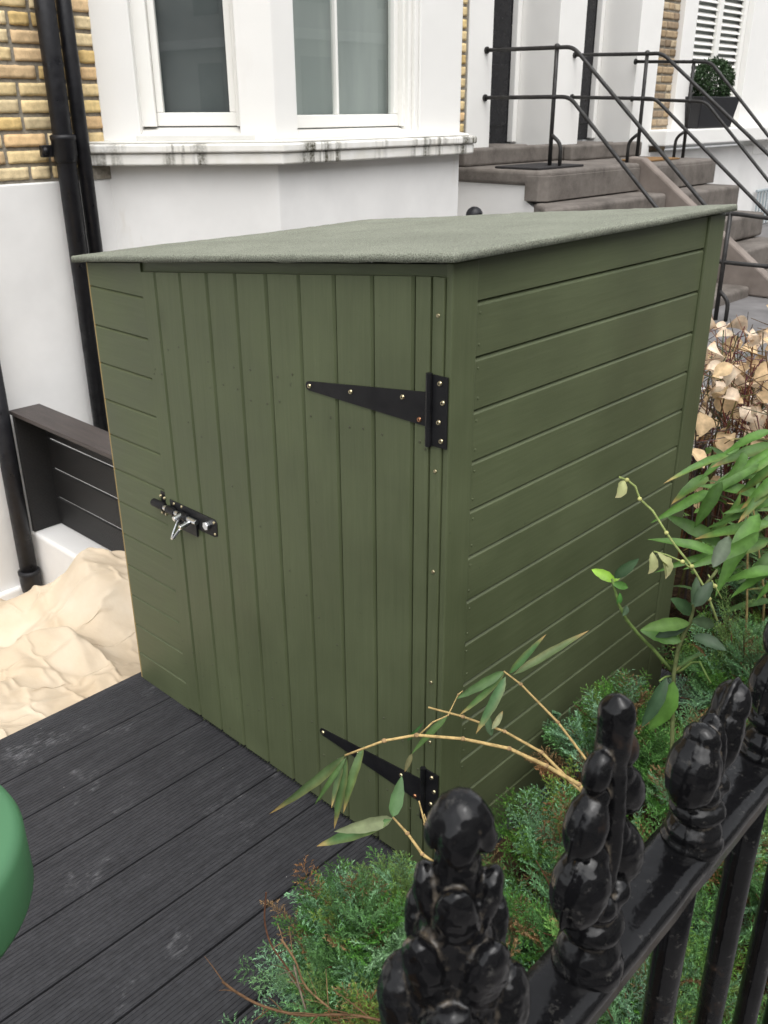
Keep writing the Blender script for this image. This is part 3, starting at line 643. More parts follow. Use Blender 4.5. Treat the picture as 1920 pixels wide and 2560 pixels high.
bx('window_sill', (XW-.2, XW+.18, 7.20, 12, 1.36, 1.50), M['white_s'], nb, .012)
b = MB()
b.box(XW-.08, XW-.04, 7.862, 7.93, 1.505, 3.4); b.box(XW-.08, XW-.04, 9.02, 9.095, 1.505, 3.4); b.box(XW-.08, XW-.04, 7.931, 9.019, 1.505, 1.56); b.box(XW-.079, XW-.041, 8.44, 8.53, 1.561, 3.4)
wf = b.build('window', M['upvc'], nb, bevel=.004)
b = MB(); z = 1.60
while z < 3.3:
    for a_, c_ in ((7.932, 8.438), (8.532, 9.018)):
        b.hexa([(XW-.095, a_, z), (XW-.060, a_, z-.030), (XW-.060, c_, z-.030), (XW-.095, c_, z), (XW-.095, a_, z+.008), (XW-.060, a_, z-.022), (XW-.060, c_, z-.022), (XW-.095, c_, z+.008)])
    z += .062
b.build('shutter', M['upvc'], wf)
bx('room_dark', (XW-.13, XW-.12, 7.87, 9.1, 1.5, 3.5), M['blind'], wf, 0)
# barred basement light
b = MB()
for k in range(6): b.tube([(XW+.05, 9.86+.09*k, .42), (XW+.05, 9.86+.09*k, .80)], .012, 6)
b.tube([(XW+.05, 9.8, .80), (XW+.05, 10.4, .80)], .015, 6)
tag(b.build('window_grille', mk_white('grey_grille', (.35, .40, .42), .1), None), 'pale grey barred grille by the white wall beyond the steps', 'grille')
# window box planter with a clipped bush
pl = thing('potted_bush', 'clipped round green bush in tall black planter on the white window sill', 'plant', (XW+.08, 8.24, 1.50))
b = MB(); b.hexa([(XW-.03, 7.86, 1.502), (XW+.16, 7.86, 1.502), (XW+.16, 8.60, 1.502), (XW-.03, 8.60, 1.502), (XW-.036, 7.80, 1.79), (XW+.20, 7.80, 1.79), (XW+.20, 8.66, 1.79), (XW-.036, 8.66, 1.79)])
b.build('pot', M['planter'], pl, bevel=.01)
b = MB(); rf = random.Random(2)
for _ in range(2600):
    th = rf.uniform(0, 6.28); ph = math.acos(rf.uniform(-1, 1)); rr = rf.uniform(.78, 1.04)
    p = Vector((XW+.09+.13*rr*math.sin(ph)*math.cos(th), 8.22+.36*rr*math.sin(ph)*math.sin(th), 1.93+.20*rr*math.cos(ph)))
    d = Vector((rf.gauss(0, 1), rf.gauss(0, 1), rf.gauss(0, 1))).normalized()*.035; g_ = rf.uniform(.6, 1.3)
    b.leaf(p, p+d, .018, Vector((rf.gauss(0, 1), rf.gauss(0, 1), 1)), (.030*g_, .060*g_, .022*g_), n=4)
b.build('foliage', M['leaf'], pl, fix=False)

# ------------------------------------------------------------------ the entrance steps, side by side
def steps(name, label, y0s, y1, z_land, xf):
    t = thing(name, label, 'steps', (-3, (y0s[0]+y1)/2, .4), 'stone entrance steps')
    q = MB(); n = len(y0s)
    q.prism([(XW+.012, y0s[0], z_land-.10), (xf-.05, y0s[0], z_land-.10), (xf, y0s[0]+.05, z_land-.10), (xf, y1, z_land-.10), (XW+.012, y1, z_land-.10)], (0, 0, .10)); q.build('landing', M['step'], t, bevel=.025, seg=4); q = MB(); q.prism([(xf-.16, y0s[0]-.003, z_land-.20), (xf-.050, y0s[0]-.003, z_land-.20), (xf+.003, y0s[0]+.05, z_land-.20), (xf+.003, y1-.004, z_land-.20), (xf-.16, y1-.004, z_land-.20)], (0, 0, .168)); q.build('riser', M['step'], t, bevel=.006)
    q = MB()
    for k in range(1, n):
        xa, xb = xf+.25*(k-1), xf+.25*k; z = z_land-.205*k
        if z < .42: break
        q.prism([(xa-.12, y0s[k-1]+.06, z-.20), (xb-.06, y0s[k], z-.20), (xb, y0s[k]+.07, z-.20), (xb, y1, z-.20), (xa-.12, y1, z-.20)], (0, 0, .196))
    q.build('tread', M['step'], t, bevel=.028, seg=4)
    q = MB()
    q.prism([(XW+.012, y0s[0]+.03, -1.19 if y0s[0] < 5 else .402), (XW+.012, y0s[0]+.03, z_land-.101), (xf-.165, y0s[0]+.03, z_land-.101), (xf-.155, y0s[0]+.03, z_land-.21), (xf+.20, y0s[0]+.03, z_land-.41), (xf+.66, y0s[0]+.03, .402), (xf+.66, y0s[0]+.03, -1.0 if y0s[0] < 5 else .401)], (0, .2, 0)); q.build('side_wall', M['white'], t)
    q = MB(); q.box(XW+.011, XW+.10, y0s[0]+.03, y1-.01, z_land-.001, z_land+.125); q.box(XW+.012-.35, XW+.0105, max(y0s[0], 4.72), y1-.35, z_land-.001, z_land+.13)
    q.build('threshold', M['step'], t, bevel=.02, seg=3)
    return t
st1 = steps('stone_steps', 'worn grey-brown stone steps with flared left end nearest the bay window', [4.27, 4.0, 3.9, 3.85, 3.82], 5.585, 1.30, -2.68)
st2 = steps('stone_steps', 'farther flight of grey-brown stone steps by the window with white shutters', [5.695, 5.695, 5.695, 5.695, 5.695], 6.92, 1.285, -2.68)
q = MB(); q.prism([(-2.80, 5.59, 1.06), (-2.80, 5.59, 1.345), (-2.68, 5.59, 1.335), (-1.50, 5.59, .50), (-1.50, 5.59, .402), (-1.9, 5.59, .402)], (0, .10, 0))
tag(q.build('stone_divider', M['coping'], None, bevel=.015), 'sloping pinkish stone coping dividing the two flights of steps', 'coping')
q = MB(); q.box(-3.15, -2.78, 4.33, 4.92, 1.3015, 1.316)
tag(q.build('doormat', M['mat'], None, bevel=.004), 'black doormat on the landing nearest the bay window', 'doormat')
q = MB(); q.box(-3.1, -2.84, 5.95, 6.55, 1.2865, 1.300)
tag(q.build('doormat', M['coir'], None, bevel=.004), 'brown coir doormat on the farther landing', 'doormat')

def bend(pts, r=.06, n=5):
    pts = [Vector(p) for p in pts]; out = [pts[0]]
    for a, p, c in zip(pts, pts[1:], pts[2:]):
        d0 = (a-p); d1 = (c-p); rr = min(r, d0.length*.45, d1.length*.45); s0 = p+d0.normalized()*rr; s1 = p+d1.normalized()*rr
        for k in range(n+1): t_ = k/n; out.append(s0*(1-t_)**2+p*2*t_*(1-t_)+s1*t_**2)
    out.append(pts[-1]); return out
def handrail(label, Y, xp, zb, up, lo, side, low=None):
    t = thing('handrail', label, 'handrail', (xp, Y, zb), 'iron handrails on the entrance steps'); rr = .0135
    def part(nm, pts, r=rr): q = MB(); q.tube(pts, r, 10); return q.build(nm, M['rail2'], t, smooth=True)
    for nm, line in (('top_rail', up), ('lower_rail', lo)):
        o = part(nm, bend([(x, Y, z) for x, z in line], .14))
        q = MB(); x, z = line[0]; q.tube([(x+.014, Y, z), (x+.0005, Y, z)], .024, 12); q.build('wall_fixing', M['rail2'], o)
    q = MB(); q.tube([(xp, Y, zb), (xp, Y, up[1][1]+.002)], .0145, 10); q.ell((xp, Y, up[1][1]+.004), (.022, .022, .022)); q.ell((xp, Y, lo[1][1]), (.021, .021, .021)); q.build('post', M['rail2'], t, smooth=True)
    part('brace', bend([(xp, Y, zb+.22), (xp+side*.085, Y, zb+.16), (xp+side*.085, Y, zb)], .06))
    if low:
        xq, z0, z1 = low; q = MB(); q.tube([(xq, Y, z0), (xq, Y, z1)], .0145, 10); q.build('post', M['rail2'], t, smooth=True)
        part('brace', bend([(xq, Y, z0+.19), (xq+.07, Y, z0+.13), (xq+.07, Y, z0)], .05))
handrail('iron handrail nearest the bay window with level ends at top and foot', 4.635, -2.89, 1.301,
         [(XW+.0005, 2.08), (-2.89, 2.073), (-2.76, 2.072), (-1.62, 1.06), (-1.50, 1.078), (-1.0, 1.05)], [(XW+.0005, 1.765), (-2.89, 1.765), (-2.76, 1.763), (-1.70, .785), (-1.50, .774), (-1.0, .78)], 1, (-1.506, .402, 1.09))
handrail('iron handrail in the middle with its foot turned left beside the stone divider', 5.81, -2.845, 1.287,
         [(XW+.0005, 2.086), (-2.84, 2.071), (-2.72, 2.07), (-1.5, 1.16), (-1.2, .96)], [(XW+.0005, 1.774), (-2.86, 1.759), (-2.74, 1.757), (-1.6, .87), (-1.3, .65)], -1, (-1.32, .402, 1.04))
handrail('iron handrail farthest to the right in front of the potted bush', 6.80, -2.94, 1.287,
         [(XW+.0005, 2.066), (-2.93, 2.046), (-2.79, 2.04), (-2.0, 1.27), (-1.6, .9)], [(XW+.0005, 1.765), (-2.93, 1.742), (-2.79, 1.735), (-1.9, .89), (-1.6, .62)], -1, (-1.66, .402, .96))
# the dark round post top that peeps over the shed roof
q = MB(); q.lathe([(.02, 0), (.02, 1.55), (.045, 1.56), (.045, 1.585), (.03, 1.60), (.050, 1.63), (.056, 1.655), (.053, 1.68), (.040, 1.70), (.020, 1.712), (.008, 1.715)], (-2.8, 3.66, -.605), 16)
tag(q.build('round_topped_post', M['pipe'], None, smooth=True), 'dark round post top showing above the rear of the shed roof', 'post')

# ------------------------------------------------------------------ the railing in front
RX, RZ = .8533, 1.25
rail = thing('iron_railing', 'glossy black cast iron railing with moulded finials in the foreground', 'railing', (RX, 0, 0))
b = MB(); n = 90; ya, yb = -2.0, 1.9; vs = []; pr = [(-.0205, 0), (-.019, .0035), (-.012, .0055), (.012, .0055), (.019, .0035), (.0205, 0), (.0205, -.013), (-.0205, -.013)]
for i in range(n*6+1):
    y = ya+(yb-ya)*i/(n*6)
    for x, z in pr: vs.append((RX+x+.0007*noise.noise((y*30, x*50, 1)), y, RZ-.005+z+.0009*noise.noise((y*22, x*40, 5))))
k = len(pr); fs = [(i*k+j, i*k+(j+1) % k, (i+1)*k+(j+1) % k, (i+1)*k+j) for i in range(n*6) for j in range(k)]
b.add(vs, fs); b.build('top_rail', M['iron'], rail, smooth=True)
b = MB(); b.box(RX-.02, RX+.02, -2.0, 1.9, .16, .185); b.build('bottom_rail', M['iron'], rail)
def rotm(ax, a): return Matrix.Rotation(a, 3, ax)
def petal(q, ctr, r, ang, tilt):
    M_ = rotm('Z', ang) @ rotm('Y', tilt); q.ell(ctr, r, M_, 12, 8)
def finial(y, typ):
    q = MB(); x = RX+.002; H = {'fleur': .93, 'bud': .80, 'ball': .98, 'newel': 1}[typ]; K = .78
    def at(dx, dy, dz): return Vector((x+dx*K, y+dy*K, RZ+dz*H))
    def el(c, r, rot=None): q.ell(c, (r[0]*K, r[1]*K, r[2]*H), rot)
    ia = math.pi/2                                # the fleur lies in the plane of the railing
    def pet(a, off, dz, r, tilt, b0=None):
        b0 = ia if b0 is None else b0
        el(at(off*math.cos(b0+R(a)), off*math.sin(b0+R(a)), dz), r, rotm('Z', b0+R(a)) @ rotm('Y', tilt))
    if typ != 'newel':
        q.lathe([(r*K, z*H) for r, z in [(.026, -.006), (.0265, .003), (.0235, .008), (.0235, .014), (.020, .019), (.0165, .023), (.0175, .026), (.022, .029), (.0235, .034), (.021, .039), (.016, .043), (.0165, .047), (.0195, .052), (.0175, .060)]], (x, y, RZ), 24)
    if typ == 'fleur':                            # thin spine, three tiers of drooping curled leaves on either side
        for a in (180, 0):
            pet(a, .0230, .075, (.0195, .0205, .0265), -.30); pet(a, .0140, .094, (.0100, .0140, .0120), .2)
            pet(a, .0245, .120, (.0140, .0150, .0205), -.40); pet(a, .0150, .136, (.0080, .0100, .0090), .2)
            pet(a, .0165, .153, (.0095, .0105, .0130), -.30)
        el(at(0, 0, .112), (.0150, .0072, .062)); el(at(.009, 0, .095), (.0065, .0050, .045)); el(at(-.009, 0, .095), (.0065, .0050, .045))
        el(at(0, 0, .166), (.0125, .0105, .030)); el(at(0, .001, .180), (.0130, .0112, .0150))
        for a in (180, 0):
            pet(a, .0345, .076, (.0085, .0035, .0240), -.30); pet(a, .0345, .119, (.0062, .0028, .0175), -.40)
        for a in (45, 135, 225, 315): pet(a, .0150, .057, (.0100, .0110, .0085), .4)
    elif typ == 'bud':                            # one whose tip is gone: two big curled leaves with a ridge between
        pet(180, .0220, .082, (.0210, .0225, .0330), -.22); pet(180, .0140, .108, (.0120, .0160, .0150), .3)
        pet(0, .0260, .090, (.0150, .0185, .0340), .30); pet(0, .0360, .116, (.0130, .0165, .0200), .5); pet(0, .0300, .108, (.0150, .0055, .0330), .42)
        el(at(0, .002, .088), (.0160, .0080, .036)); el(at(.010, 0, .080), (.0065, .0050, .032))
        for a in (45, 135, 225, 315): pet(a, .0150, .057, (.0100, .0110, .0085), .4)
    elif typ == 'ball':
        q.lathe([(r*K, z*H) for r, z in [(.015, .05), (.013, .065), (.020, .072), (.020, .079), (.012, .086), (.013, .094)]], (x, y, RZ), 24); el(at(0, 0, .118), (.022, .022, .030))
    else:                                         # the nearest one: a stout head with a lobed knob over heavy leaves
        y += .004; K = 1
        q.lathe([(.024, -.006), (.028, .02), (.030, .05), (.0260, .08), (.0210, .105), (.0165, .128), (.0125, .146), (.0100, .160), (.0088, .172), (.0088, .178)], (x, y, RZ), 28)
        el(at(0, 0, .190), (.0108, .0108, .0090))
        for a in (38, 128, 218, 308):
            pet(a, .0078, .1845, (.0062, .0085, .0125), -.32, 0)
            pet(a, .0185, .076, (.0145, .0175, .0330), .18, 0); pet(a, .0098, .142, (.0072, .0100, .0230), .26, 0)
            pet(a+45, .0150, .110, (.0092, .0125, .0290), .28, 0); pet(a+45, .0230, .050, (.0110, .0150, .0300), .10, 0)
    o = q.build('finial', M['iron'], rail)
    r_ = o.modifiers.new('remesh', 'REMESH'); r_.mode = 'VOXEL'; r_.voxel_size = .0011; r_.use_smooth_shade = True
    s_ = o.modifiers.new('smooth', 'SMOOTH'); s_.factor = .5; s_.iterations = 5
    for nm, sz, stn in (('cast_lumps', .016,   .0032 if typ == 'newel' else .0016), ('paint_runs', .005, .0010 if typ == 'newel' else .0005)):
        tx = bpy.data.textures.get(nm) or bpy.data.textures.new(nm, 'CLOUDS'); tx.noise_scale = sz
        d_ = o.modifiers.new(nm, 'DISPLACE'); d_.texture = tx; d_.strength = stn; d_.mid_level = .5; d_.texture_coords = 'GLOBAL'
    return o
FY = [-1.048, -.920, -.790, -.668, -.545, -.420]+[-.420+.1265*k for k in range(1, 14)]
for y, t_ in zip(FY, ['newel', 'fleur', 'bud', 'fleur', 'bud', 'fleur']+['fleur']*13): finial(y, t_)
for i in range(len(FY)):
    y = FY[i]
    b = MB(); pts = [(RX+.0012*noise.noise((i, z*4, 0)), y+.0012*noise.noise((i, z*4, 5)), z) for z in np.linspace(.02, RZ-.015, 14)]
    b.tube(pts, .0115, 12); b.build('baluster', M['iron'], rail, smooth=True)
b = MB(); b.box(RX-.09, RX+.09, -3.2, 3.0, -1.19, .03); tag(b.build('kerb_wall', M['step'], None, bevel=.01), 'low stone kerb carrying the black iron railing', 'kerb')

# ------------------------------------------------------------------ green bin at the lower left corner
gb = thing('green_bin', 'green plastic bin with rounded lid cut off by the lower left corner', 'bin', (.305, -1.095, 0))
gx, gy, gz = .214, -1.141, 1.048
b = MB(); b.lathe([(.143, -.080), (.149, -.078), (.151, -.072), (.151, -.014), (.147, -.004), (.139, .0), (.10, .001), (.02, .0015)], (gx, gy, gz), 64); b.build('lid', M['gplastic'], gb, smooth=True)
b = MB(); b.lathe([(.05, 0), (.052, .004), (.072, gz-.062)], (gx, gy, .001), 48); b.build('body', M['gplastic'], gb, smooth=True)

# ------------------------------------------------------------------ plants
def np_mesh(name, V, Fq, Cc, mats, parent):
    me = bpy.data.meshes.new(name); nv = len(V); nf = len(Fq); s = Fq.shape[1]
    me.vertices.add(nv); me.vertices.foreach_set('co', V.astype(np.float32).ravel())
    me.loops.add(nf*s); me.loops.foreach_set('vertex_index', Fq.astype(np.int32).ravel())
    me.polygons.add(nf); me.polygons.foreach_set('loop_start', np.arange(0, nf*s, s, dtype=np.int32))
    at = me.color_attributes.new('Col', 'FLOAT_COLOR', 'POINT'); at.data.foreach_set('color', np.hstack([Cc, np.ones((nv, 1))]).astype(np.float32).ravel())
    me.materials.append(mats); me.update(calc_edges=True); me.validate()
    o = bpy.data.objects.new(name, me); COL.objects.link(o)
    if parent: o.parent = parent; o.matrix_parent_inverse = parent.matrix_world.inverted()
    return o
nrg = np.random.default_rng(4)
def sprig_template(L=.13, nside=13, nn=26, seed=0):
    g = np.random.default_rng(seed); V = []; T = []; K = []
    def needle(p, d, ln, w):
        d = d/np.linalg.norm(d); s = np.cross(d, g.normal(size=3)); s /= np.linalg.norm(s)+1e-9
        o = len(V); V.extend([p-s*w, p+s*w, p+d*ln]); T.append((o, o+1, o+2)); return
    def shoot(p0, d, ln, n, k0):
        d = d/np.linalg.norm(d)
        for i in range(n):
            t = (i+.3)/n; p = p0+d*ln*t+np.array([0, 0, -.25*ln*t*t*.3])
            r = g.normal(size=3); r -= d*(r@d); r /= np.linalg.norm(r)+1e-9
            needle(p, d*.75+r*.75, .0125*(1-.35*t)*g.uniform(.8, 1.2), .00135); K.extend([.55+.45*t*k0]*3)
    ax = np.array([1., 0, 0])
    shoot(np.zeros(3), ax+np.array([0, 0, .05]), L, nn+14, 1)
    for i in range(nside):
        t = .12+.8*i/nside; s = 1 if i % 2 else -1
        d = np.array([.72, s*(.8+.2*g.random()), g.uniform(-.25, .45)]); p = ax*L*t
        shoot(p, d, L*.42*(1-.55*t)*g.uniform(.7, 1.2), int(nn*(1-.4*t)), 1)
    return np.array(V), np.array(T), np.array(K)
TPL = [sprig_template(.13, 12, 19, s) for s in range(4)]
JC = np.array([(.065, .190, .030), (.110, .255, .065), (.170, .330, .170), (.085, .215, .030), (.200, .360, .215), (.190, .290, .055)])
JD = np.array([(.22, .11, .045), (.16, .09, .04), (.27, .17, .08)])
def juniper(label, spots, n, seed, loc, dead=.05):
    """spots: (x, y, z, rx, ry, weight) crowns of branches; every branch is a plume of sprays"""
    g = np.random.default_rng(seed); t = thing('juniper_shrub', label, 'shrub', loc, 'juniper shrubs behind the railing')
    Vs, Ts, Cs = [], [], []; off = 0; wsum = np.array([s[5] for s in spots], float); wsum /= wsum.sum(); stems = MB()
    for i in range(n):
        s = spots[g.choice(len(spots), p=wsum)]; a = g.uniform(0, 2*np.pi); r = np.sqrt(g.uniform(.0, 1))
        tip = np.array([s[0]+s[3]*r*np.cos(a), s[1]+s[4]*r*np.sin(a), s[2]*(1-.50*r*r)*g.uniform(.75, 1.12)])
        base = np.array([s[0]+s[3]*r*.35*np.cos(a+.5), s[1]+s[4]*r*.35*np.sin(a+.5), .03])
        out = np.array([np.cos(a), np.sin(a), 0.]); mid = base*.5+tip*.5+np.array([0, 0, .05])-out*.03
        endd = tip+out*.05*r+np.array([0, 0, .015-.03*r])
        pts = [((1-u)**2)*base+2*u*(1-u)*mid+u*u*endd for u in np.linspace(0, 1, 7)]
        cs = tuple(float(q) for q in np.array((.13, .070, .038))*g.uniform(.6, 1.6)); stems.tube(pts, [.0050, .0046, .0040, .0033, .0026, .0018, .0010], 5, c=cs)
        isd = g.random() < dead; tone = JC[g.integers(6)]*.75+JC[g.integers(6)]*.25; lum = g.uniform(.65, 1.2)
        ns = g.integers(9, 15)
        for k in range(ns):
            u = .40+.60*(k+g.uniform(0, .8))/ns; u = min(u, 1.0)
            p = ((1-u)**2)*base+2*u*(1-u)*mid+u*u*endd; dd = 2*(1-u)*(mid-base)+2*u*(endd-mid); dd /= np.linalg.norm(dd)
            sd = np.cross([0, 0, 1.], dd); sd /= np.linalg.norm(sd)+1e-9; up = np.cross(dd, sd)
            w_ = (1 if k % 2 else -1)*g.uniform(.35, 1.1) if k < ns-1 else 0
            d = dd+sd*w_+up*g.uniform(-.15, .55); d /= np.linalg.norm(d)
            s2 = np.cross([0, 0, 1.], d); s2 /= np.linalg.norm(s2)+1e-9; u2 = np.cross(d, s2); ro = g.normal()*.6
            s3 = s2*np.cos(ro)+u2*np.sin(ro); u3 = -s2*np.sin(ro)+u2*np.cos(ro)
            V, T, K = TPL[g.integers(4)]; sc = g.uniform(.60, 1.15)*(1.05-.35*u)
            P_ = V*sc @ np.stack([d, s3, u3])+p
            ins = (P_[:, 0] < .008) & (P_[:, 1] > -.01) & (P_[:, 1] < D+.01); P_[ins, 0] = .008+.02*g.random(ins.sum()); P_[:, 2] = np.maximum(P_[:, 2], .012)
            c = (JD[g.integers(3)] if isd or g.random() < .03 else tone)*lum*g.uniform(.95, 1.40)
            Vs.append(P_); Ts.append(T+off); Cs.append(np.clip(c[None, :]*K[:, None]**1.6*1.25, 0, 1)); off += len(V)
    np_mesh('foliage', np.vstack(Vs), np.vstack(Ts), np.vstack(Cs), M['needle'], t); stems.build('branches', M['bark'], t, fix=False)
    return t
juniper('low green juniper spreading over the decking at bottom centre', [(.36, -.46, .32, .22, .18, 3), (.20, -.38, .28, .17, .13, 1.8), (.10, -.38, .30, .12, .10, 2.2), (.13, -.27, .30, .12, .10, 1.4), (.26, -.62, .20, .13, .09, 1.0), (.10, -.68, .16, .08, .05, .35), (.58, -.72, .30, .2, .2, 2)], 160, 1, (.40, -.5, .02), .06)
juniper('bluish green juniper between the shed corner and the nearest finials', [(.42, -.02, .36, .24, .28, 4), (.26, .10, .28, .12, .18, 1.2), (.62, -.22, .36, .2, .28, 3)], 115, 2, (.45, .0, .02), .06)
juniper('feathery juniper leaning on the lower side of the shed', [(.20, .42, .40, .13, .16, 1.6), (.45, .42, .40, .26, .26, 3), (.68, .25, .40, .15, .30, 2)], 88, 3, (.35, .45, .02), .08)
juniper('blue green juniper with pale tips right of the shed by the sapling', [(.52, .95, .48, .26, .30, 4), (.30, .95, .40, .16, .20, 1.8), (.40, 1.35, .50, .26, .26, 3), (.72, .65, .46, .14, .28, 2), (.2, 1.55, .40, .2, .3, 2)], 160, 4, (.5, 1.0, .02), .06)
# bare twigs over the deck
def twig(label, pts, r, c, name='dry_twig', side=0, seed=0, group='bare brown twigs over the decking'):
    q = MB(); q.tube(bend(pts, .03, 3), r, 6, c=c); rr = random.Random(seed); P_ = [Vector(p) for p in pts]
    for _ in range(side):
        i = rr.randrange(len(P_)-1); a = P_[i].lerp(P_[i+1], rr.random()); d = (P_[i+1]-P_[i]).normalized()+Vector((rr.gauss(0, .6), rr.gauss(0, .6), rr.gauss(0, .6)))
        q.tube([a, a+d*.018, a+d*.03+Vector((0, 0, -.003))], [r*.5, r*.4, r*.15], 5, c=c)
    return tag(q.build(name, M['bark'], None, fix=False), label, 'twig', group)
twig('tall thin red-brown bare twig rising above the juniper at bottom centre', [U(660, 2150, 1.62), U(620, 2090, 1.62), U(583, 2040, 1.62), U(570, 1990, 1.62), U(575, 1928, 1.60)], .0016, (.12, .055, .032), side=2, seed=3)
twig('short knobbly orange twig right of the tall red-brown twig', [U(720, 2185, 1.62), U(655, 2130, 1.62), U(640, 2075, 1.61), U(608, 2030, 1.60)], .0020, (.24, .15, .08), side=9, seed=4)
twig('small grey twig between the red-brown and the orange twig', [U(660, 2180, 1.6), U(645, 2130, 1.6), U(635, 2085, 1.6)], .0018, (.20, .16, .12), side=2, seed=5)
twig('orange-brown juniper branch along the bottom edge', [U(870, 2215, 1.5), U(760, 2190, 1.5), U(640, 2195, 1.5), U(555, 2170, 1.5), U(505, 2140, 1.5), U(480, 2120, 1.5)], .0022, (.15, .085, .045), side=14, seed=6)

GB = (.060, .120, .036); GB2 = (.080, .140, .050); TIP = (.36, .24, .09); STRAW = (.46, .33, .14); PALE = (.22, .27, .13)
TC = lambda: (-FW+Vector((rnd.gauss(0, .25), rnd.gauss(0, .25), .35+rnd.gauss(0, .2))))
# bamboo sprays in front of the shed
bam = thing('bamboo_spray', 'straw coloured bamboo canes with sparse green leaves crossing the shed corner', 'bamboo', U(1290, 1900, 1.45))
base = [U(1300, 1900, 1.45)]
canes = [([(1300, 1900), (1285, 1740), (1250, 1694), (1180, 1654), (1100, 1617), (1000, 1596), (900, 1588), (830, 1600), (745, 1632)], 1.45, 1.50, .0042),
         ([(1300, 1900), (1280, 1730), (1235, 1690), (1170, 1625), (1090, 1580), (1000, 1548), (925, 1528)], 1.46, 1.55, .0036),
         ([(1330, 1900), (1310, 1720), (1290, 1672), (1205, 1560), (1125, 1478), (1088, 1450)], 1.50, 1.55, .0032),
         ([(985, 1900), (912, 1845), (880, 1800), (848, 1765)], 1.50, 1.52, .0036),
         ([(960, 1870), (935, 1822), (918, 1780), (905, 1730)], 1.50, 1.52, .0028), ([(960, 1870), (930, 1812), (925, 1785), (916, 1758)], 1.5, 1.52, .0022),
         ([(905, 1588), (935, 1560), (968, 1545), (990, 1500), (1000, 1492)], 1.50, 1.51, .0015)]
for pts, d0, d1, r in canes:
    q = MB(); n = len(pts); P_ = [U(x, y, d0+(d1-d0)*i/(n-1)) for i, (x, y) in enumerate(pts)]
    q.tube(P_, [r*(1-.55*i/(n-1)) for i in range(n)], 7, c=STRAW)
    for i in range(1, n-1): q.ell(P_[i], (r*1.15, r*1.15, r*.8), c=(.30, .2, .1))
    q.build('cane', M['bark'], bam, smooth=True, fix=False)
LV = [((745, 1632), (582, 1758), 34, GB2, TIP), ((748, 1636), (680, 1738), 17, GB, None), ((750, 1640), (722, 1790), 26, GB, TIP), ((786, 1612), (742, 1756), 28, GB2, TIP),
      ((742, 1638), (716, 1745), 20, GB, TIP), ((968, 1545), (888, 1630), 22, GB, None), ((890, 1628), (874, 1668), 17, PALE, TIP),
      ((1088, 1450), (985, 1510), 30, GB, None), ((1090, 1452), (992, 1545), 22, GB2, TIP), ((1100, 1455), (1180, 1370), 22, GB, TIP), ((1108, 1458), (1272, 1362), 26, GB2, TIP),
      ((1092, 1462), (1028, 1585), 32, GB2, TIP), ((1062, 1590), (1048, 1535), 24, GB, None), ((1062, 1575), (1086, 1536), 20, PALE, TIP),
      ((848, 1765), (868, 1676), 42, (.085, .165, .055), None), ((848, 1768), (722, 1796), 44, PALE, None), ((846, 1770), (684, 1828), 40, GB2, TIP), ((880, 1600), (915, 1560), 12, GB, None)]
for a, c, wd, co, tp in LV:
    q = MB(); dd = 1.50+rnd.uniform(-.03, .05); p0, p1 = U(*a, dd), U(*c, dd+rnd.uniform(-.04, .05))
    q.leaf(p0, p1, wd*.70*F0*dd/FPX, TC(), tuple(v*rnd.uniform(.85, 1.15) for v in co), rnd.uniform(.02, .10), .3, tp, 11, .38, rnd.uniform(-.5, .5))
    q.build('leaf', M['leaf'], bam, smooth=True, fix=False)
# the broad-leaved sapling
def r6(x, y): return ((960+x/1.728)/F0, (1280+y/1.728)/F0)
sap = thing('evergreen_sapling', 'glossy broad-leaved sapling with forked green stem in front of the shed side', 'sapling', U(*r6(1240, 1250), 1.40))
GS = (.110, .165, .045); LG = (.072, .165, .032); LB = (.190, .360, .040); LD = (.036, .072, .030)
for pts, r, c in (([(1240, 1300), (1245, 1000), (1252, 700), (1272, 585), (1300, 520), (1322, 480), (1340, 405), (1375, 330), (1410, 290), (1440, 250)], .0036, (.10, .12, .045)),
                  ([(1250, 695), (1170, 600), (1100, 530), (1045, 462), (1015, 400), (1000, 345), (985, 290)], .0030, GS), ([(1250, 700), (1290, 680), (1330, 650), (1365, 648), (1385, 690), (1412, 740)], .0022, GS), ([(1250, 708), (1215, 712), (1190, 730)], .002, GS)):
    q = MB(); n = len(pts); q.tube([U(*r6(x, y), 1.40-.05*i/n) for i, (x, y) in enumerate(pts)], [r*(1-.4*i/n) for i in range(n)], 7, c=c); q.build('stem', M['bark'], sap, smooth=True, fix=False)
for a, c, wd, co in (((1252, 732), (1142, 942), 105, LG), ((1222, 715), (1112, 930), 60, LD), ((1000, 300), (896, 248), 45, LB), ((995, 285), (1102, 200), 46, LD), ((985, 310), (1054, 326), 36, LG), ((1000, 300), (1010, 262), 26, LB),
                     ((1010, 400), (1018, 348), 26, LG), ((1030, 450), (1050, 405), 28, LD), ((1322, 480), (1108, 508), 62, LG), ((1285, 560), (1106, 512), 64, LG), ((1310, 490), (1170, 540), 50, LD), ((1330, 440), (1236, 372), 60, LD),
                     ((1340, 410), (1420, 300), 60, LD), ((1330, 470), (1428, 490), 50, LD), ((1335, 535), (1480, 600), 58, LD), ((1420, 240), (1490, 105), 66, (.085, .135, .075)), ((1330, 400), (1350, 280), 50, LD)):
    q = MB(); dd = 1.37+rnd.uniform(-.03, .03); q.leaf(U(*r6(*a), dd), U(*r6(*c), dd+rnd.uniform(-.03, .03)), wd/1.728*dd/FPX, TC(), tuple(v*rnd.uniform(.85, 1.15) for v in co), rnd.uniform(.03, .14), .35, None, 12, .45, rnd.uniform(-.35, .35))
    q.build('leaf', M['leaf'], sap, smooth=True, fix=False)
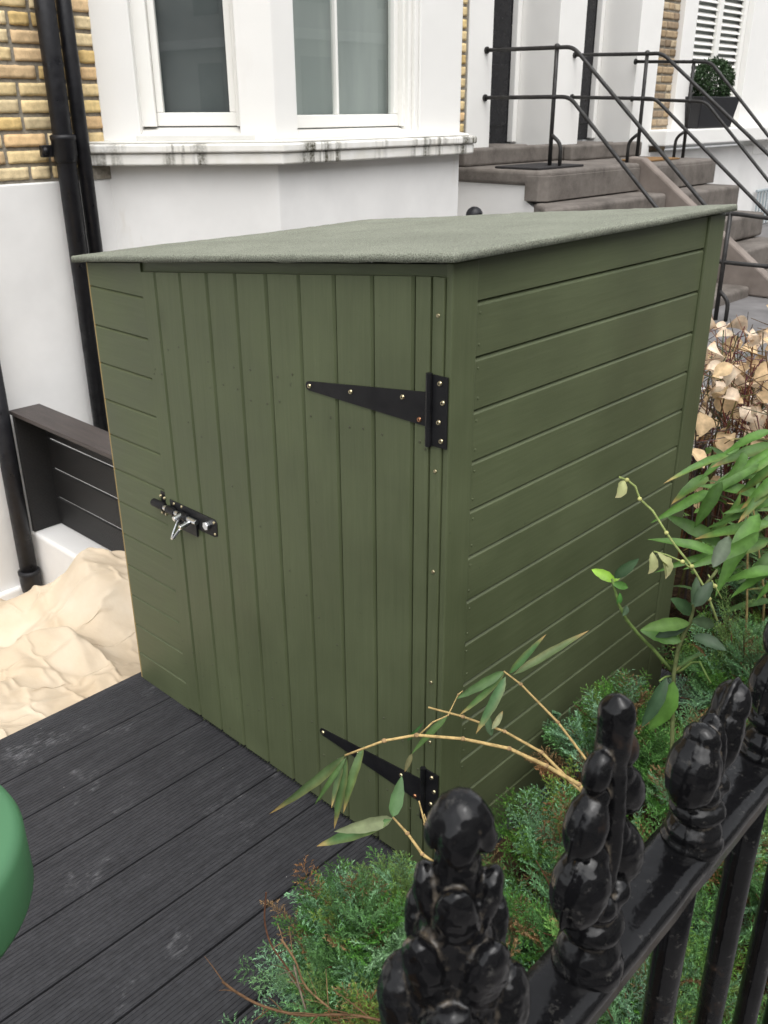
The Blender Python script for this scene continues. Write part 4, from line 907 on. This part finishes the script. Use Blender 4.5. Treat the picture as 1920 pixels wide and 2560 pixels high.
# thin vine with withered leaves
vin = thing('climbing_stem', 'thin yellow-green climbing stem with small buds and withered leaves', 'vine', U(*r6(1450, 560), 1.45))
def r4(x, y): return ((960+x/1.728)/F0, (640+y/1.728)/F0)
vp1 = [r4(1015, 955), r4(1050, 968), r4(1085, 995), r4(1105, 1050), r4(1160, 1100), r6(1220, 90), r6(1262, 150), r6(1330, 235), r6(1375, 310), r6(1405, 375), r6(1440, 470)]
vp2 = [r6(1340, 255), r6(1290, 215), r6(1220, 185), r6(1165, 170)]; vp3 = [r6(1400, 270), r6(1430, 320), r6(1460, 375)]
for vp_, r in ((vp1, .0018), (vp2, .0014), (vp3, .0012)):
    q = MB(); q.tube([U(x, y, 1.36) for x, y in vp_], r, 6, c=(.24, .29, .10))
    for x, y in vp_[1:-1:2]: q.ell(U(x, y, 1.358), (.0034, .0034, .0034), c=(.42, .42, .16))
    q.build('stem', M['bark'], vin, smooth=True, fix=False)
for a, c, wd in ((r4(1040, 970), r4(998, 1045), 26), (r6(1160, 172), r6(1140, 268), 26), (r6(1180, 172), r6(1215, 290), 34), (r6(1195, 195), r6(1230, 240), 24)):
    q = MB(); q.leaf(U(*a, 1.36), U(*c, 1.35), wd*F0*1.36/FPX, TC(), (.34, .36, .17), .18, .8, (.40, .36, .20), 9, .6, .9); q.build('leaf', M['dry'], vin, smooth=True, fix=False)
# bamboo clump at the right
bc = thing('bamboo_clump', 'clump of broad arching bamboo leaves at the right edge behind the shed', 'bamboo', (.45, 1.30, .05)); rf = random.Random(21)
q = MB()
for k in range(9):
    x, y = .32+rf.uniform(-.12, .22), 1.30+rf.uniform(-.25, .3); q.tube([(x, y, .03), (x-.03, y-.02, .4), (x-.05+rf.uniform(-.08, .08), y-.06, .78)], [.004, .0035, .002], 6, c=(.33, .25, .11))
q.build('cane', M['bark'], bc, fix=False)
LR = [((1640, 1000), (1500, 1090), 40), ((1665, 930), (1560, 985), 30), ((1675, 960), (1535, 1010), 34), ((1680, 985), (1575, 1040), 30), ((1530, 1060), (1405, 1130), 26), ((1650, 1075), (1505, 1050), 34), ((1560, 1180), (1436, 1112), 42), ((1555, 1200), (1398, 1165), 30),
      ((1670, 1130), (1500, 1165), 34), ((1640, 1150), (1475, 1230), 36), ((1660, 1170), (1520, 1215), 34), ((1690, 1080), (1560, 1110), 30), ((1600, 1060), (1475, 1190), 40), ((1640, 1110), (1545, 1290), 50), ((1560, 1040), (1500, 1140), 36), ((1680, 1190), (1600, 1280), 40), ((1690, 1020), (1600, 1100), 34), ((1530, 1030), (1450, 1090), 34), ((1680, 1230), (1560, 1260), 36), ((1600, 960), (1510, 1040), 26)]
for _ in range(13):
    xx, yy = rf.uniform(1545, 1720), rf.uniform(930, 1235); an = rf.uniform(.1, 1.25); ln = rf.uniform(70, 170); LR.append(((xx, yy), (xx-ln*math.cos(an), yy+ln*math.sin(an)*.8), rf.uniform(16, 32)))
for a, c, wd in LR:
    q = MB(); dd = rf.uniform(1.9, 2.3); g_ = rf.uniform(.5, 1.2); q.leaf(U(*a, dd), U(*c, dd+rf.uniform(-.06, .06)), wd*.78*F0*dd/FPX, TC(), (.085*g_, .185*g_, .035*g_), rf.uniform(.06, .18), .35, TIP if rf.random() < .28 else None, 12, .36, rf.uniform(-.6, .6))
    q.build('leaf', M['leaf'], bc, smooth=True, fix=False)
q = MB()
for _ in range(260):
    p = Vector((.36+rf.gauss(0, .16), 1.42+rf.gauss(0, .2), rf.uniform(.25, .72))); d = Vector((rf.gauss(-.3, .8), rf.gauss(-.3, .8), rf.gauss(-.15, .35))).normalized()*rf.uniform(.10, .2); g_ = rf.uniform(.6, 1.3)
    if (p+d).x < .03 and (p+d).y < D+.05: continue
    q.leaf(p, p+d, rf.uniform(.012, .024), Vector((rf.gauss(0, .4), rf.gauss(0, .4), 1)), (.070*g_, .135*g_, .042*g_), .12, .3, TIP if rf.random() < .4 else None, 8, .36, rf.uniform(-.5, .5))
q.build('foliage', M['leaf'], bc, smooth=True, fix=False)
# faded hydrangea-like bush beyond the shed
hy = thing('dried_bush', 'leafless brown bush with dry tan leaves behind the rear corner of the shed', 'bush', (0, 2.0, .02)); rf = random.Random(9)
st = MB(); dl = MB(); gl2 = MB()
for k in range(360):
    x, y = rf.uniform(-.55, .55), rf.uniform(1.55, 2.6); a = rf.uniform(0, 6.28); h = rf.uniform(.60, 1.0)*(1-.10*(y-1.9)); ln = rf.uniform(.05, .25)
    P_ = [Vector((x, y, .02)), Vector((x+math.cos(a)*ln*.35, y+math.sin(a)*ln*.35, h*.5)), Vector((x+math.cos(a)*ln, y+math.sin(a)*ln, h))]
    cc = tuple(v*rf.uniform(.6, 1.5) for v in (.13, .080, .050)); st.tube(bend(P_, .1, 3), [.0040, .0038, .0035, .003, .0026, .0022], 5, c=cc)
    for _ in range(6):
        t_ = rf.uniform(.3, 1); p = P_[1].lerp(P_[2], t_) if t_ > .5 else P_[0].lerp(P_[1], t_*2); d = Vector((rf.gauss(0, 1), rf.gauss(0, 1), rf.uniform(.1, 1.2))).normalized()*rf.uniform(.06, .18)
        st.tube([p, p+d*.6, p+d], [.0020, .0016, .001], 4, c=cc)
        if rf.random() < .12:
            e = Vector((rf.gauss(0, 1), rf.gauss(0, 1), rf.gauss(-.1, .6))).normalized()*rf.uniform(.045, .10); g_ = rf.uniform(.7, 1.15)
            dl.leaf(p+d, p+d+e, e.length*rf.uniform(.55, .8), TC(), (.60*g_, .44*g_, .26*g_), rf.uniform(-.1, .25), rf.uniform(.2, .6), None, 8, .5, rf.uniform(-.7, .7))
    if rf.random() < .30:
        for q in range(rf.randint(2, 4)):
            e = Vector((rf.gauss(0, 1), rf.gauss(0, 1), rf.gauss(.25, .6))).normalized()*rf.uniform(.055, .10); g_ = rf.uniform(.95, 1.25); o_ = P_[2]+Vector((rf.gauss(0, .02), rf.gauss(0, .02), rf.gauss(0, .02)))
            dl.leaf(o_, o_+e, e.length*rf.uniform(.6, .95), Vector((rf.gauss(0, 1), rf.gauss(0, 1), rf.gauss(.4, .6))), (.68*g_, .56*g_, .43*g_), rf.uniform(-.4, .5), rf.uniform(.3, 1.1), (.40*g_, .25*g_, .13*g_), 9, .5, rf.uniform(-1.8, 1.8))
for _ in range(80):
    p = Vector((rf.uniform(-.35, .4), rf.uniform(1.45, 2.2), rf.uniform(.05, .55))); d = Vector((rf.gauss(0, 1), rf.gauss(0, 1), rf.gauss(0, .5))).normalized()*.05
    gl2.leaf(p, p+d, .03, Vector((rf.gauss(0, .4), rf.gauss(0, .4), 1)), (.12, .24, .05), .1, .3, None, 6)
st.build('stems', M['bark'], hy, fix=False); dl.build('dry_leaves', M['dry'], hy, smooth=True, fix=False); gl2.build('foliage', M['leaf'], hy, smooth=True, fix=False)

# ------------------------------------------------------------------ across the road: what the window glass mirrors
op = thing('opposite_terrace', 'white stucco terrace across the road mirrored in the bay window glass', 'house', (14, 3, 0))
b = MB(); b.box(13.2, 15, -45, 60, -1.19, 9.0); b.build('wall', mk_white('opposite_stucco', (.50, .485, .455)), op)
b = MB()
for k in range(34):
    y = -43+k*3.0
    for z in (.9, 4.3): b.box(13.15, 13.19, y, y+1.15, z, z+2.1)
b.build('window', M['blind_d'], op)
b = MB()
for z in (3.4, 7.6): b.box(12.95, 13.149, -45, 60, z, z+.25)
b.build('cornice', M['white_s'], op)
